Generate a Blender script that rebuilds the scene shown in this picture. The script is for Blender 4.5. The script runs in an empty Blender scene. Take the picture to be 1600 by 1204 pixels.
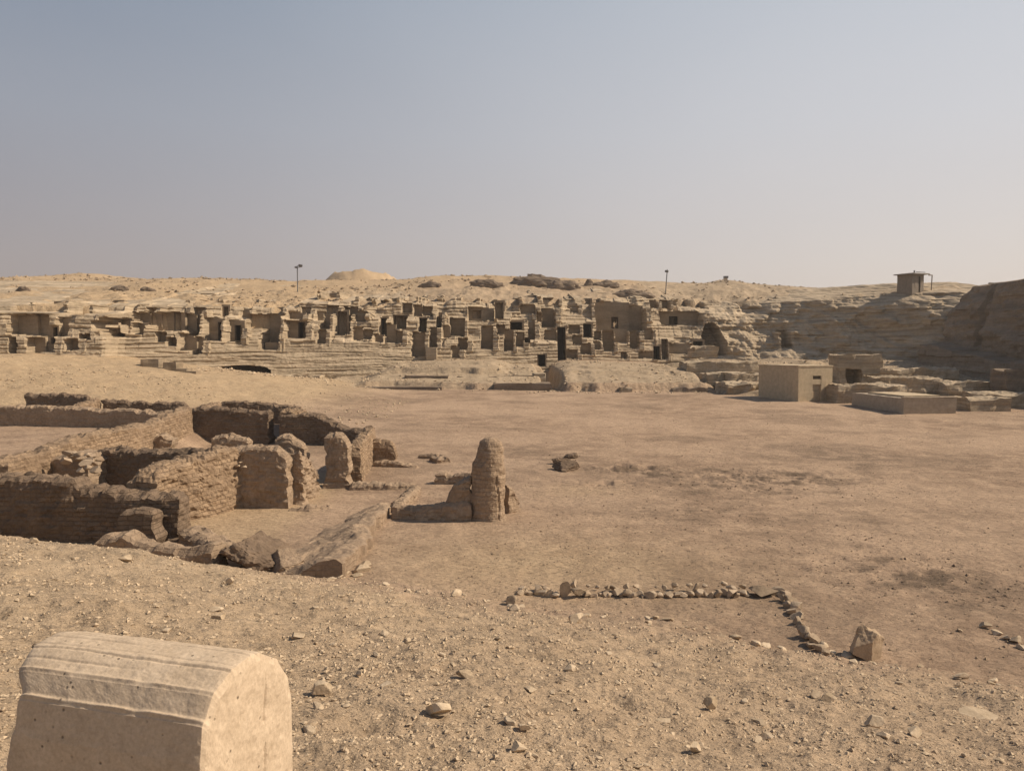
import bpy, math, random
import numpy as np
from mathutils import Vector

# ------------------------------------------------------------------ camera, world, sun, exposure
scene = bpy.context.scene
COL = scene.collection
rnd = random.Random(7)
CAMZ = 4.8
F = 1208.0                                    # focal length in pixels of the 1600 px wide picture
PITCH = math.atan(57 / F)
CP, SP = math.cos(PITCH), math.sin(PITCH)
cd = bpy.data.cameras.new('camera')
cd.sensor_width = 36.0
cd.lens = 36.0 * F / 1600.0
cd.clip_start, cd.clip_end = 0.1, 8000
cam = bpy.data.objects.new('camera', cd)
cam.location = (0, 0, CAMZ)
cam.rotation_euler = (math.pi / 2 - PITCH, 0, 0)
COL.objects.link(cam)
scene.camera = cam

SUN_EL, SUN_TH = math.radians(41), math.radians(3.5)      # theta: from +X towards +Y (away from the camera)
sdir = Vector((math.cos(SUN_TH) * math.cos(SUN_EL), math.sin(SUN_TH) * math.cos(SUN_EL), math.sin(SUN_EL)))
sl = bpy.data.lights.new('sun', 'SUN')
sl.energy = 5.0
sl.angle = math.radians(0.8)
sl.color = (1.0, 0.845, 0.66)
sun = bpy.data.objects.new('sun', sl)
sun.rotation_euler = (-sdir).to_track_quat('-Z', 'Y').to_euler()
COL.objects.link(sun)

world = bpy.data.worlds.new('World')
scene.world = world
world.use_nodes = True
wn, wl = world.node_tree.nodes, world.node_tree.links
wn.clear()
wout = wn.new('ShaderNodeOutputWorld')
bg = wn.new('ShaderNodeBackground')
sky = wn.new('ShaderNodeTexSky')
sky.sky_type = 'NISHITA'
sky.sun_disc = False
sky.sun_elevation = SUN_EL
sky.sun_rotation = math.radians(90) - SUN_TH
sky.air_density, sky.dust_density, sky.ozone_density = 1.0, 3.0, 1.5
skm = wn.new('ShaderNodeVectorMath'); skm.operation = 'SCALE'; skm.inputs['Scale'].default_value = 0.10
wl.new(sky.outputs[0], skm.inputs[0])
tc = wn.new('ShaderNodeTexCoord')
sx = wn.new('ShaderNodeSeparateXYZ')
wl.new(tc.outputs['Generated'], sx.inputs[0])
def wramp(stops):
    r = wn.new('ShaderNodeValToRGB')
    e = r.color_ramp.elements
    while len(e) < len(stops): e.new(0.5)
    for i, (p, c) in enumerate(stops):
        e[i].position = p
        e[i].color = tuple((v / 255 / 12.92 if v < 10 else ((v / 255 + .055) / 1.055) ** 2.4) for v in c) + (1,)
    wl.new(sx.outputs['Z'], r.inputs[0])
    return r
RL = wramp([(0.0, (167, 151, 146)), (0.1, (165, 155, 154)), (0.26, (153, 156, 165)), (0.45, (126, 141, 160)), (0.65, (78, 98, 128)), (1.0, (52, 72, 106))])
RR = wramp([(0.0, (224, 207, 194)), (0.1, (221, 211, 204)), (0.26, (212, 211, 213)), (0.45, (198, 204, 212)), (0.65, (120, 136, 160)), (1.0, (60, 80, 112))])
az = wn.new('ShaderNodeMapRange'); az.interpolation_type = 'SMOOTHSTEP'
az.inputs['From Min'].default_value, az.inputs['From Max'].default_value = -0.66, 0.60
wl.new(sx.outputs['X'], az.inputs['Value'])
mx = wn.new('ShaderNodeMixRGB')
wl.new(az.outputs[0], mx.inputs[0]); wl.new(RL.outputs[0], mx.inputs[1]); wl.new(RR.outputs[0], mx.inputs[2])
snz = wn.new('ShaderNodeTexNoise'); snz.inputs['Scale'].default_value = 1.6; snz.inputs['Detail'].default_value = 3; snz.inputs['Distortion'].default_value = .4
smp = wn.new('ShaderNodeMapping'); smp.inputs['Rotation'].default_value = (0, .6, 0); smp.inputs['Scale'].default_value = (1, 1, 2.2)
wl.new(tc.outputs['Generated'], smp.inputs[0]); wl.new(smp.outputs[0], snz.inputs[0])
sadd = wn.new('ShaderNodeMath'); sadd.operation = 'MULTIPLY_ADD'; sadd.inputs[1].default_value = .22
wl.new(snz.outputs[0], sadd.inputs[0])
saz = wn.new('ShaderNodeMath'); saz.operation = 'SUBTRACT'; saz.inputs[1].default_value = .11
wl.new(az.outputs[0], saz.inputs[0]); wl.new(saz.outputs[0], sadd.inputs[2]); wl.new(sadd.outputs[0], mx.inputs[0])
mh = wn.new('ShaderNodeMixRGB'); mh.inputs[0].default_value = 0.88        # dust haze over the clear sky
wl.new(skm.outputs[0], mh.inputs[1]); wl.new(mx.outputs[0], mh.inputs[2])
wl.new(mh.outputs[0], bg.inputs[0]); bg.inputs[1].default_value = 0.92
wl.new(bg.outputs[0], wout.inputs[0])

scene.view_settings.view_transform = 'Standard'
scene.view_settings.look = 'None'
scene.view_settings.exposure = 0.16
scene.view_settings.gamma = 1.0
scene.view_settings.use_curve_mapping = False

# ------------------------------------------------------------------ picture <-> place
def ray(px, py):
    a, b = (px - 800) / F, -(py - 602) / F
    den = CP + b * SP
    return a / den, (b * CP - SP) / den                # X and Z gain per metre of Y
def P(px, py, Y):
    ax, az_ = ray(px, py)
    return ax * Y, Y, CAMZ + az_ * Y
def PXof(X, Y, Z):
    fw = Y * CP - (Z - CAMZ) * SP
    up = Y * SP + (Z - CAMZ) * CP
    return 800 + F * X / fw, 602 - F * up / fw

# ------------------------------------------------------------------ noise (numpy)
def _h(ix, iy, iz, seed):
    n = (ix.astype(np.int64) * 374761393 + iy.astype(np.int64) * 668265263 + iz.astype(np.int64) * 2147483647 + seed * 974634777) & 0xffffffff
    n = ((n ^ (n >> 13)) * 1274126177) & 0xffffffff
    n = n ^ (n >> 16)
    n = (n * 2246822519) & 0xffffffff
    return ((n ^ (n >> 15)) & 0xffff) / 65535.0 * 2 - 1
def vn2(x, y, seed=0):
    x, y = np.broadcast_arrays(np.asarray(x, float), np.asarray(y, float))
    xi, yi = np.floor(x), np.floor(y)
    u, v = x - xi, y - yi
    u = u * u * u * (u * (u * 6 - 15) + 10); v = v * v * v * (v * (v * 6 - 15) + 10)
    z = np.zeros_like(xi)
    a, b = _h(xi, yi, z, seed), _h(xi + 1, yi, z, seed)
    c, d = _h(xi, yi + 1, z, seed), _h(xi + 1, yi + 1, z, seed)
    return (a + (b - a) * u) * (1 - v) + (c + (d - c) * u) * v
def fb2(x, y, oct=4, seed=0, gain=.5):
    s, amp, t = 0, 1, 0
    x, y = np.asarray(x, float), np.asarray(y, float)
    for o in range(oct):
        s = s + amp * vn2(x, y, seed + o * 17); t += amp; amp *= gain
        x, y = (x * 0.8 - y * 0.6) * 2.03 + 3.1, (x * 0.6 + y * 0.8) * 2.03 + 1.7
    return s / t
def vn3(x, y, z, seed=0):
    x, y, z = np.broadcast_arrays(np.asarray(x, float), np.asarray(y, float), np.asarray(z, float))
    xi, yi, zi = np.floor(x), np.floor(y), np.floor(z)
    f = []
    for q, qi in ((x, xi), (y, yi), (z, zi)):
        u = q - qi; f.append(u * u * u * (u * (u * 6 - 15) + 10))
    u, v, w = f
    r = 0
    for dx in (0, 1):
        for dy in (0, 1):
            for dz in (0, 1):
                r = r + _h(xi + dx, yi + dy, zi + dz, seed) * (u if dx else 1 - u) * (v if dy else 1 - v) * (w if dz else 1 - w)
    return r
def fb3(x, y, z, oct=3, seed=0, gain=.5):
    s, amp, t = 0, 1, 0
    for o in range(oct):
        s = s + amp * vn3(x, y, z, seed + o * 31); t += amp; amp *= gain
        x, y, z = (x * .8 - y * .6) * 2.03 + 5.2, (x * .6 + y * .8) * 2.03 + 1.3, z * 2.03 + 7.7
    return s / t
def sst(x, a, b):
    t = np.clip((x - a) / (b - a), 0, 1)
    return t * t * (3 - 2 * t)

# ------------------------------------------------------------------ tags, mesh makers
def tag(o, label=None, cat=None, group=None, kind=None):
    if label: o['label'] = label
    if cat: o['category'] = cat
    if group: o['group'] = group
    if kind: o['kind'] = kind
    elif label: o['kind'] = 'thing'
    return o
def mesh_obj(name, V, Fc, mat, parent=None, origin=None, smooth=False, uv=None):
    V = np.asarray(V, dtype=np.float64)
    if origin is not None: V = V - np.asarray(origin)
    me = bpy.data.meshes.new(name)
    if isinstance(Fc, np.ndarray):
        n, k = Fc.shape
        me.vertices.add(len(V)); me.vertices.foreach_set('co', V.astype(np.float32).ravel())
        me.loops.add(n * k); me.loops.foreach_set('vertex_index', Fc.astype(np.int32).ravel())
        me.polygons.add(n)
        me.polygons.foreach_set('loop_start', np.arange(0, n * k, k, dtype=np.int32))
        me.polygons.foreach_set('loop_total', np.full(n, k, dtype=np.int32))
        me.update(calc_edges=True)
    else:
        me.from_pydata([tuple(v) for v in V], [], Fc)
    if uv is not None:
        lay = me.uv_layers.new(name='UVMap')
        li = np.empty(len(me.loops), dtype=np.int32); me.loops.foreach_get('vertex_index', li)
        lay.data.foreach_set('uv', np.asarray(uv, dtype=np.float32)[li].ravel())
    me.polygons.foreach_set('use_smooth', np.full(len(me.polygons), smooth))
    if mat: me.materials.append(mat)
    o = bpy.data.objects.new(name, me)
    if origin is not None: o.location = origin
    if parent: o.parent = parent
    COL.objects.link(o)
    return o
def empty(name, loc):
    o = bpy.data.objects.new(name, None)
    o.location = loc; o.empty_display_size = .2
    COL.objects.link(o)
    return o

_lat = {}
def lattice(ni, nj, nk):
    key = (ni, nj, nk)
    if key in _lat: return _lat[key]
    idx, pts, faces = {}, [], []
    def v(i, j, k):
        q = (i, j, k)
        if q not in idx: idx[q] = len(pts); pts.append(q)
        return idx[q]
    for i in range(ni):
        for j in range(nj):
            faces.append((v(i, j, 0), v(i + 1, j, 0), v(i + 1, j + 1, 0), v(i, j + 1, 0)))
            faces.append((v(i, j, nk), v(i, j + 1, nk), v(i + 1, j + 1, nk), v(i + 1, j, nk)))
    for i in range(ni):
        for k in range(nk):
            faces.append((v(i, nj, k), v(i + 1, nj, k), v(i + 1, nj, k + 1), v(i, nj, k + 1)))
            faces.append((v(i, 0, k), v(i, 0, k + 1), v(i + 1, 0, k + 1), v(i + 1, 0, k)))
    for j in range(nj):
        for k in range(nk):
            faces.append((v(0, j, k), v(0, j + 1, k), v(0, j + 1, k + 1), v(0, j, k + 1)))
            faces.append((v(ni, j, k), v(ni, j, k + 1), v(ni, j + 1, k + 1), v(ni, j + 1, k)))
    _lat[key] = (np.array(pts, float), np.array(faces, dtype=np.int32))
    return _lat[key]

# ------------------------------------------------------------------ materials
def new_mat(name):
    m = bpy.data.materials.new(name); m.use_nodes = True
    n, l = m.node_tree.nodes, m.node_tree.links
    n.clear()
    out = n.new('ShaderNodeOutputMaterial'); b = n.new('ShaderNodeBsdfPrincipled')
    b.inputs['Roughness'].default_value = .95
    b.inputs['Specular IOR Level'].default_value = .12
    l.new(b.outputs[0], out.inputs[0])
    return m, n, l, b
class NG:
    def __init__(s, n, l): s.n, s.l = n, l
    def coord(s, which='Object', scale=None):
        t = s.n.new('ShaderNodeTexCoord'); o = t.outputs[which]
        if scale is not None:
            mp = s.n.new('ShaderNodeMapping'); mp.inputs['Scale'].default_value = scale
            s.l.new(o, mp.inputs[0]); o = mp.outputs[0]
        return o
    def noise(s, co, scale, detail=4, rough=.55, dist=0):
        t = s.n.new('ShaderNodeTexNoise')
        t.inputs['Scale'].default_value, t.inputs['Detail'].default_value = scale, detail
        t.inputs['Roughness'].default_value, t.inputs['Distortion'].default_value = rough, dist
        if co is not None: s.l.new(co, t.inputs['Vector'])
        return t.outputs[0]
    def vor(s, co, scale, feat='F1'):
        t = s.n.new('ShaderNodeTexVoronoi'); t.feature = feat
        t.inputs['Scale'].default_value = scale
        s.l.new(co, t.inputs['Vector'])
        return t.outputs[0], (t.outputs[1] if feat == 'F1' else None)
    def ramp(s, f, stops):
        r = s.n.new('ShaderNodeValToRGB'); e = r.color_ramp.elements
        while len(e) < len(stops): e.new(.5)
        for i, (p, c) in enumerate(stops):
            e[i].position = p; e[i].color = (c if len(c) == 4 else tuple(c) + (1,))
        s.l.new(f, r.inputs[0]); return r.outputs[0]
    def mix(s, f, a, b, mode='MIX'):
        m = s.n.new('ShaderNodeMixRGB'); m.blend_type = mode
        for i, q in enumerate((f, a, b)):
            if isinstance(q, (int, float)): m.inputs[i].default_value = q
            elif isinstance(q, tuple): m.inputs[i].default_value = q if len(q) == 4 else q + (1,)
            else: s.l.new(q, m.inputs[i])
        return m.outputs[0]
    def math(s, op, a, b=0.0):
        m = s.n.new('ShaderNodeMath'); m.operation = op
        for i, q in enumerate((a, b)):
            if isinstance(q, (int, float)): m.inputs[i].default_value = q
            else: s.l.new(q, m.inputs[i])
        return m.outputs[0]
    def bump(s, h, dist, strength=1.0, nrm=None):
        b = s.n.new('ShaderNodeBump'); b.inputs['Distance'].default_value = dist; b.inputs['Strength'].default_value = strength
        s.l.new(h, b.inputs['Height'])
        if nrm is not None: s.l.new(nrm, b.inputs['Normal'])
        return b.outputs[0]
def sc(c, k): return tuple(v * k for v in c)

def ground_material():
    m, n, l, b = new_mat('desert_ground')
    g = NG(n, l)
    at = n.new('ShaderNodeAttribute'); at.attribute_name = 'zone'
    sp = n.new('ShaderNodeSeparateColor'); l.new(at.outputs['Color'], sp.inputs[0])
    mound, hill, rock = sp.outputs[0], sp.outputs[1], sp.outputs[2]
    co = g.coord('Object')
    big = g.noise(co, .12, 5, .6); mid = g.noise(co, .9, 6, .65); fine = g.noise(co, 9, 8, .7); grit = g.noise(co, 60, 3, .7)
    plain = g.mix(g.ramp(big, [(.40, (0, 0, 0)), (.60, (1, 1, 1))]), (.265, .186, .127), (.395, .285, .198))
    plain = g.mix(g.ramp(mid, [(.42, (0, 0, 0)), (.68, (1, 1, 1))]), plain, (.42, .302, .207))
    # the mound is browner and dustier towards the right
    soil = g.mix(at.outputs['Alpha'], plain, (.155, .112, .078)); plain = soil
    moundc = g.mix(g.ramp(mid, [(.35, (0, 0, 0)), (.7, (1, 1, 1))]), (.355, .265, .175), (.46, .352, .238))
    hillc = g.mix(g.ramp(mid, [(.35, (0, 0, 0)), (.7, (1, 1, 1))]), (.375, .273, .17), (.455, .34, .215))
    rockc = g.mix(g.ramp(mid, [(.35, (0, 0, 0)), (.65, (1, 1, 1))]), (.30, .23, .155), (.43, .335, .23))
    px_ = n.new('ShaderNodeSeparateXYZ'); l.new(co, px_.inputs[0])
    side = n.new('ShaderNodeMapRange'); side.inputs['From Min'].default_value = -6; side.inputs['From Max'].default_value = 5; l.new(px_.outputs[0], side.inputs['Value'])
    moundc = g.mix(g.math('MULTIPLY', side.outputs[0], .55), moundc, g.mix(.5, plain, (.40, .30, .205)))
    c = g.mix(mound, plain, moundc); c = g.mix(hill, c, hillc); c = g.mix(rock, c, rockc)
    c = g.mix(1.0, c, g.ramp(fine, [(.30, (.60, .58, .56)), (.45, (1, 1, 1)), (.72, (1.22, 1.22, 1.22))]), 'MULTIPLY')
    c = g.mix(.8, c, g.ramp(grit, [(.3, (.78, .76, .74)), (.5, (1, 1, 1)), (.72, (1.18, 1.18, 1.18))]), 'MULTIPLY')
    vd, vc = g.vor(co, 26); vd2, vc2 = g.vor(co, 75)
    l.new(c, b.inputs['Base Color'])
    # relief: gravel on the mound, wind ripples and trodden grit on the plain
    peb = g.math('MULTIPLY', g.ramp(vd, [(.0, (1, 1, 1)), (.45, (0, 0, 0))]), mound)
    h1 = g.math('ADD', g.math('MULTIPLY', fine, .8), g.math('MULTIPLY', grit, .25))
    h1 = g.math('ADD', h1, g.math('MULTIPLY', peb, .22))
    nb = g.bump(h1, .05, .9)
    co2 = g.coord('Object', (.9, 2.2, 1))
    nb = g.bump(g.noise(co2, 2.6, 6, .6), .13, 1.0, nb)
    l.new(nb, b.inputs['Normal'])
    return m

def strata_material(name, dark, light, zs=3.6, xs=.16, bump=.12):
    m, n, l, b = new_mat(name)
    g = NG(n, l)
    geo = n.new('ShaderNodeNewGeometry')
    mp = n.new('ShaderNodeMapping'); mp.inputs['Scale'].default_value = (xs, xs, zs); l.new(geo.outputs['Position'], mp.inputs[0])
    st = g.noise(mp.outputs[0], 1.0, 6, .65, .3)
    f = g.noise(geo.outputs['Position'], 1.3, 6, .65); ff = g.noise(geo.outputs['Position'], 8, 4, .7)
    c = g.mix(g.ramp(st, [(.33, (0, 0, 0)), (.66, (1, 1, 1))]), dark, light)
    c = g.mix(1.0, c, g.ramp(f, [(.3, (.82, .82, .8)), (.7, (1.14, 1.14, 1.14))]), 'MULTIPLY')
    c = g.mix(1.0, c, g.ramp(ff, [(.3, (.86, .85, .84)), (.7, (1.1, 1.1, 1.1))]), 'MULTIPLY')
    l.new(c, b.inputs['Base Color'])
    nb = g.bump(st, bump, 1.0); nb = g.bump(ff, bump * .35, .8, nb)
    l.new(nb, b.inputs['Normal'])
    return m

def brick_material(name, a, bcol, brick=True, lo=.15, hi=.8):
    m, n, l, b = new_mat(name)
    g = NG(n, l)
    geo = n.new('ShaderNodeNewGeometry'); pos = geo.outputs['Position']
    f = g.noise(pos, 1.6, 6, .65); ff = g.noise(pos, 9, 6, .7); fine = g.noise(pos, 45, 3, .7)
    c = g.mix(g.ramp(f, [(.32, (0, 0, 0)), (.68, (1, 1, 1))]), a, bcol)
    c = g.mix(1.0, c, g.ramp(ff, [(.28, (.74, .73, .72)), (.72, (1.16, 1.16, 1.16))]), 'MULTIPLY')
    h = g.math('ADD', g.math('MULTIPLY', ff, .8), g.math('MULTIPLY', fine, .25))
    if brick:
        br = n.new('ShaderNodeTexBrick')
        br.inputs['Scale'].default_value = 1.0
        br.inputs['Brick Width'].default_value, br.inputs['Row Height'].default_value = .36, .115
        br.inputs['Mortar Size'].default_value, br.inputs['Mortar Smooth'].default_value = .014, .6
        br.inputs['Color1'].default_value, br.inputs['Color2'].default_value = (1.1, 1.08, 1.05, 1), (.84, .84, .84, 1)
        br.inputs['Mortar'].default_value = (.74, .72, .70, 1)
        uvn = n.new('ShaderNodeUVMap'); uvn.uv_map = 'UVMap'
        wob = g.noise(pos, 3.0, 3, .6)
        wv = n.new('ShaderNodeMapping'); l.new(uvn.outputs[0], wv.inputs[0])
        va = n.new('ShaderNodeVectorMath'); va.operation = 'MULTIPLY_ADD'
        cv = n.new('ShaderNodeCombineXYZ'); l.new(wob, cv.inputs[0]); l.new(wob, cv.inputs[1])
        l.new(cv.outputs[0], va.inputs[0]); va.inputs[1].default_value = (.12, .09, 0); l.new(wv.outputs[0], va.inputs[2])
        l.new(va.outputs[0], br.inputs['Vector'])
        mask = g.ramp(g.noise(pos, .8, 4, .6), [(.38, (lo, lo, lo)), (.6, (hi, hi, hi))])
        c = g.mix(mask, c, g.mix(1.0, c, br.outputs[0], 'MULTIPLY'))
        h = g.math('SUBTRACT', h, g.math('MULTIPLY', g.math('MULTIPLY', br.outputs[1], mask), .8))
    l.new(c, b.inputs['Base Color'])
    l.new(g.bump(h, .045, .9), b.inputs['Normal'])
    return m

def stone_material(name, a, bcol, spots=None, scale=1.0, per_object=True):
    m, n, l, b = new_mat(name)
    g = NG(n, l)
    co = g.coord('Object')
    f = g.noise(co, 5 * scale, 6, .65); ff = g.noise(co, 38 * scale, 5, .7)
    c = g.mix(g.ramp(f, [(.3, (0, 0, 0)), (.7, (1, 1, 1))]), a, bcol)
    c = g.mix(1.0, c, g.ramp(ff, [(.28, (.8, .79, .78)), (.72, (1.12, 1.12, 1.12))]), 'MULTIPLY')
    if per_object:
        oi = n.new('ShaderNodeObjectInfo')
        c = g.mix(1.0, c, g.ramp(oi.outputs['Random'], [(0, (.8, .78, .75)), (.5, (1, 1, 1)), (1, (1.12, 1.13, 1.14))]), 'MULTIPLY')
    h = g.math('ADD', f, g.math('MULTIPLY', ff, .35))
    if spots:
        vd, vc = g.vor(co, spots)
        pit = g.ramp(vd, [(.06, (1, 1, 1)), (.16, (0, 0, 0))])
        sel = g.ramp(g.noise(co, 9, 2, .5), [(.46, (0, 0, 0)), (.54, (1, 1, 1))])
        pit = g.math('MULTIPLY', pit, sel)
        c = g.mix(pit, c, sc(a, .42)); h = g.math('SUBTRACT', h, g.math('MULTIPLY', pit, .6))
    l.new(c, b.inputs['Base Color'])
    l.new(g.bump(h, .010 / scale, .7), b.inputs['Normal'])
    return m
def flat_material(name, a, rough=.8, metal=0, scale=3):
    m, n, l, b = new_mat(name)
    g = NG(n, l)
    f = g.noise(g.coord('Object'), scale, 6, .65)
    c = g.mix(g.ramp(f, [(.3, (0, 0, 0)), (.7, (1, 1, 1))]), sc(a, .8), sc(a, 1.12))
    l.new(c, b.inputs['Base Color'])
    b.inputs['Roughness'].default_value, b.inputs['Metallic'].default_value = rough, metal
    l.new(g.bump(f, .02, .5), b.inputs['Normal'])
    return m

M_ground = ground_material()
M_cliff = strata_material('layered_limestone', (.265, .208, .145), (.52, .42, .30), 3.4, .2, .18)
M_cliff_dark = strata_material('weathered_rock_and_ledge_shade', (.155, .12, .092), (.27, .21, .155), 2.2, .2, .2)  # dark outcrop rock; on ledge fronts the same tone paints undercut shade
M_right = strata_material('brown_right_cliff_rock', (.20, .155, .115), (.31, .245, .18), 1.6, .2, .2)
M_niche = strata_material('shade_toned_dressed_stone', (.225, .175, .122), (.32, .252, .178), 1.6, .2, .05)  # darker than the cliff so shade inside carved courts is in the colour
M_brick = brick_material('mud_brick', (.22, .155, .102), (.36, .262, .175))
M_brick_dark = brick_material('dark_mud_brick_with_wall_shade', (.135, .098, .07), (.235, .172, .12))  # dark brick tone, deepened to paint shade onto camera-facing walls
M_mud = brick_material('eroded_mud_plaster', (.26, .192, .133), (.385, .287, .20), True, .0, .45)
M_pillar = brick_material('pillar_mud_brick', (.27, .198, .136), (.40, .297, .205), True, .05, .55)
M_stone = stone_material('loose_limestone', (.40, .31, .21), (.57, .46, .33))
M_border = stone_material('border_stone_rock', (.31, .24, .17), (.47, .37, .265))
M_bricklump = stone_material('tumbled_brick', (.30, .225, .155), (.42, .32, .225))
M_boulder = stone_material('tan_boulder_rock', (.34, .25, .165), (.46, .35, .24))
M_gravel = stone_material('gravel_stone', (.40, .305, .205), (.58, .46, .32), per_object=False)
M_drum = stone_material('drum_limestone', (.46, .36, .255), (.58, .465, .34), spots=24, per_object=False, scale=1.9)
M_render = flat_material('sand_coloured_render', (.50, .40, .27))
M_concrete = flat_material('low_block_cement', (.40, .33, .25))
M_door = flat_material('painted_door', (.46, .36, .24))
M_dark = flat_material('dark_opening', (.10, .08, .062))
M_metal = flat_material('lamp_metal', (.18, .18, .18), .5, .6)
M_wood = flat_material('weathered_boards', (.24, .20, .16), .85)
M_roof = flat_material('roof_sheet', (.30, .27, .24), .7)

# ------------------------------------------------------------------ cliff shape functions
Y0x = np.array([-110, -90, -55, -48, -38.2, -38.0, -26, -10, 3, 12, 22, 26, 33, 38, 42, 47, 51, 60, 90], float)
Y0y = np.array([56, 59, 66.5, 69, 72.2, 74.0, 80.5, 86.8, 91.8, 95.2, 98, 96.5, 93.5, 93, 90.5, 86.5, 83.5, 82, 82], float)
def Y0(X): return np.interp(X, Y0x, Y0y)
def ZT(X): return np.interp(X, [-90, -60, -40, -25, -10, 3, 15, 25, 35, 47, 60], [8.4, 8.6, 8.9, 9.6, 10.3, 11.0, 11.4, 11.2, 10.9, 11.4, 11.6])
KZ = [2.0, 5.6, 5.95, 8.0, 8.4, 10.0, 12.0]
PK = [(-90, [0, .3, .5, .9, 5.0, 5.6, 9]), (-38.4, [0, .3, .5, .9, 4.4, 5.0, 8.4]), (-37.6, [0, 1.2, 1.7, 2.3, 3.6, 4.3, 7]),
      (-11, [0, 1.2, 1.8, 2.4, 3.7, 4.4, 7]), (0, [0, .9, 1.6, 2.2, 3.5, 4.3, 6.5]), (18, [0, .9, 1.6, 2.3, 3.7, 4.6, 7]),
      (23, [0, 1.5, 2.2, 3.8, 4.6, 6.0, 9.0]), (27, [0, 2.8, 3.3, 5.4, 6.0, 8.2, 12.0]),
      (34, [0, 4.6, 5.0, 7.4, 7.8, 9.4, 12.0]), (42, [0, 2.6, 3.0, 4.2, 4.5, 5.6, 9.0]), (60, [0, 1.5, 2.0, 3.0, 3.2, 4.2, 8.0])]
PKx = np.array([p[0] for p in PK], float); PKy = np.array([p[1] for p in PK], float)
def prof(X, Z):
    X, Z = np.broadcast_arrays(np.asarray(X, float), np.asarray(Z, float))
    zt = ZT(X); Zc = np.minimum(Z, zt)
    cols = [np.interp(X, PKx, PKy[:, i]) for i in range(7)]
    r = cols[0].copy()
    for i in range(6):
        r = r + (cols[i + 1] - cols[i]) * np.clip((Zc - KZ[i]) / (KZ[i + 1] - KZ[i]), 0, 1)
    return r + np.maximum(Z - zt, 0) * 6.0
def face(X, Z): return Y0(X) + prof(X, Z)
XR = 46.5
def right_edge(Y): return np.interp(Y, [20, 45, 60, 72, 84.2, 84.8, 95], [44.5, 45.2, 46.2, 46.8, 46.3, 50.5, 52])

# ------------------------------------------------------------------ the ground as a height field
TOEx = np.array([-60, -30, -14, -8, -3.4, 0, 2.2, 5, 7.2, 12, 20, 40], float)
TOEy = np.array([22, 19.5, 18.3, 17.5, 15.9, 14.3, 13.3, 12.0, 10.9, 8.6, 5.0, -4], float)
CRx = [0, 100, 180, 240, 380, 470, 520, 640, 700, 765, 870, 1000, 1100, 1135, 1250, 1300, 1400, 1600]
CRy = [443, 437, 432, 437, 434, 437, 436, 435, 430, 428, 432, 435, 440, 438, 450, 454, 456, 456]
CRz = CAMZ + (545 - np.array(CRy, float)) / F * 130 - .45
CRX = (np.array(CRx, float) - 800) / F * 130
def mound_h(x, y):
    s = (np.interp(x, TOEx, TOEy) - y) * .9
    s = s + .5 * fb2(x * .45, y * .45, 3, 5) + .28 * fb2(x * 1.9, y * 1.9, 4, 6, .6)
    L = np.interp(x, [-12, -6, -3, 4], [13.0, 16.0, 34.0, 70.0])
    f = 3.2 * (1 - np.exp(-np.maximum(s, 0) / L)) / (1 - np.exp(-12.9 / L))
    f = f + .42 * sst(-x, 5.0, 12.0) * np.exp(-((s - 3.2) / 2.6) ** 2) * sst(s, 0, 1.2)
    return f, s
def gate(x, a, b, w=.6): return sst(x, a - w, a + w) * (1 - sst(x, b - w, b + w))
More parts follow.
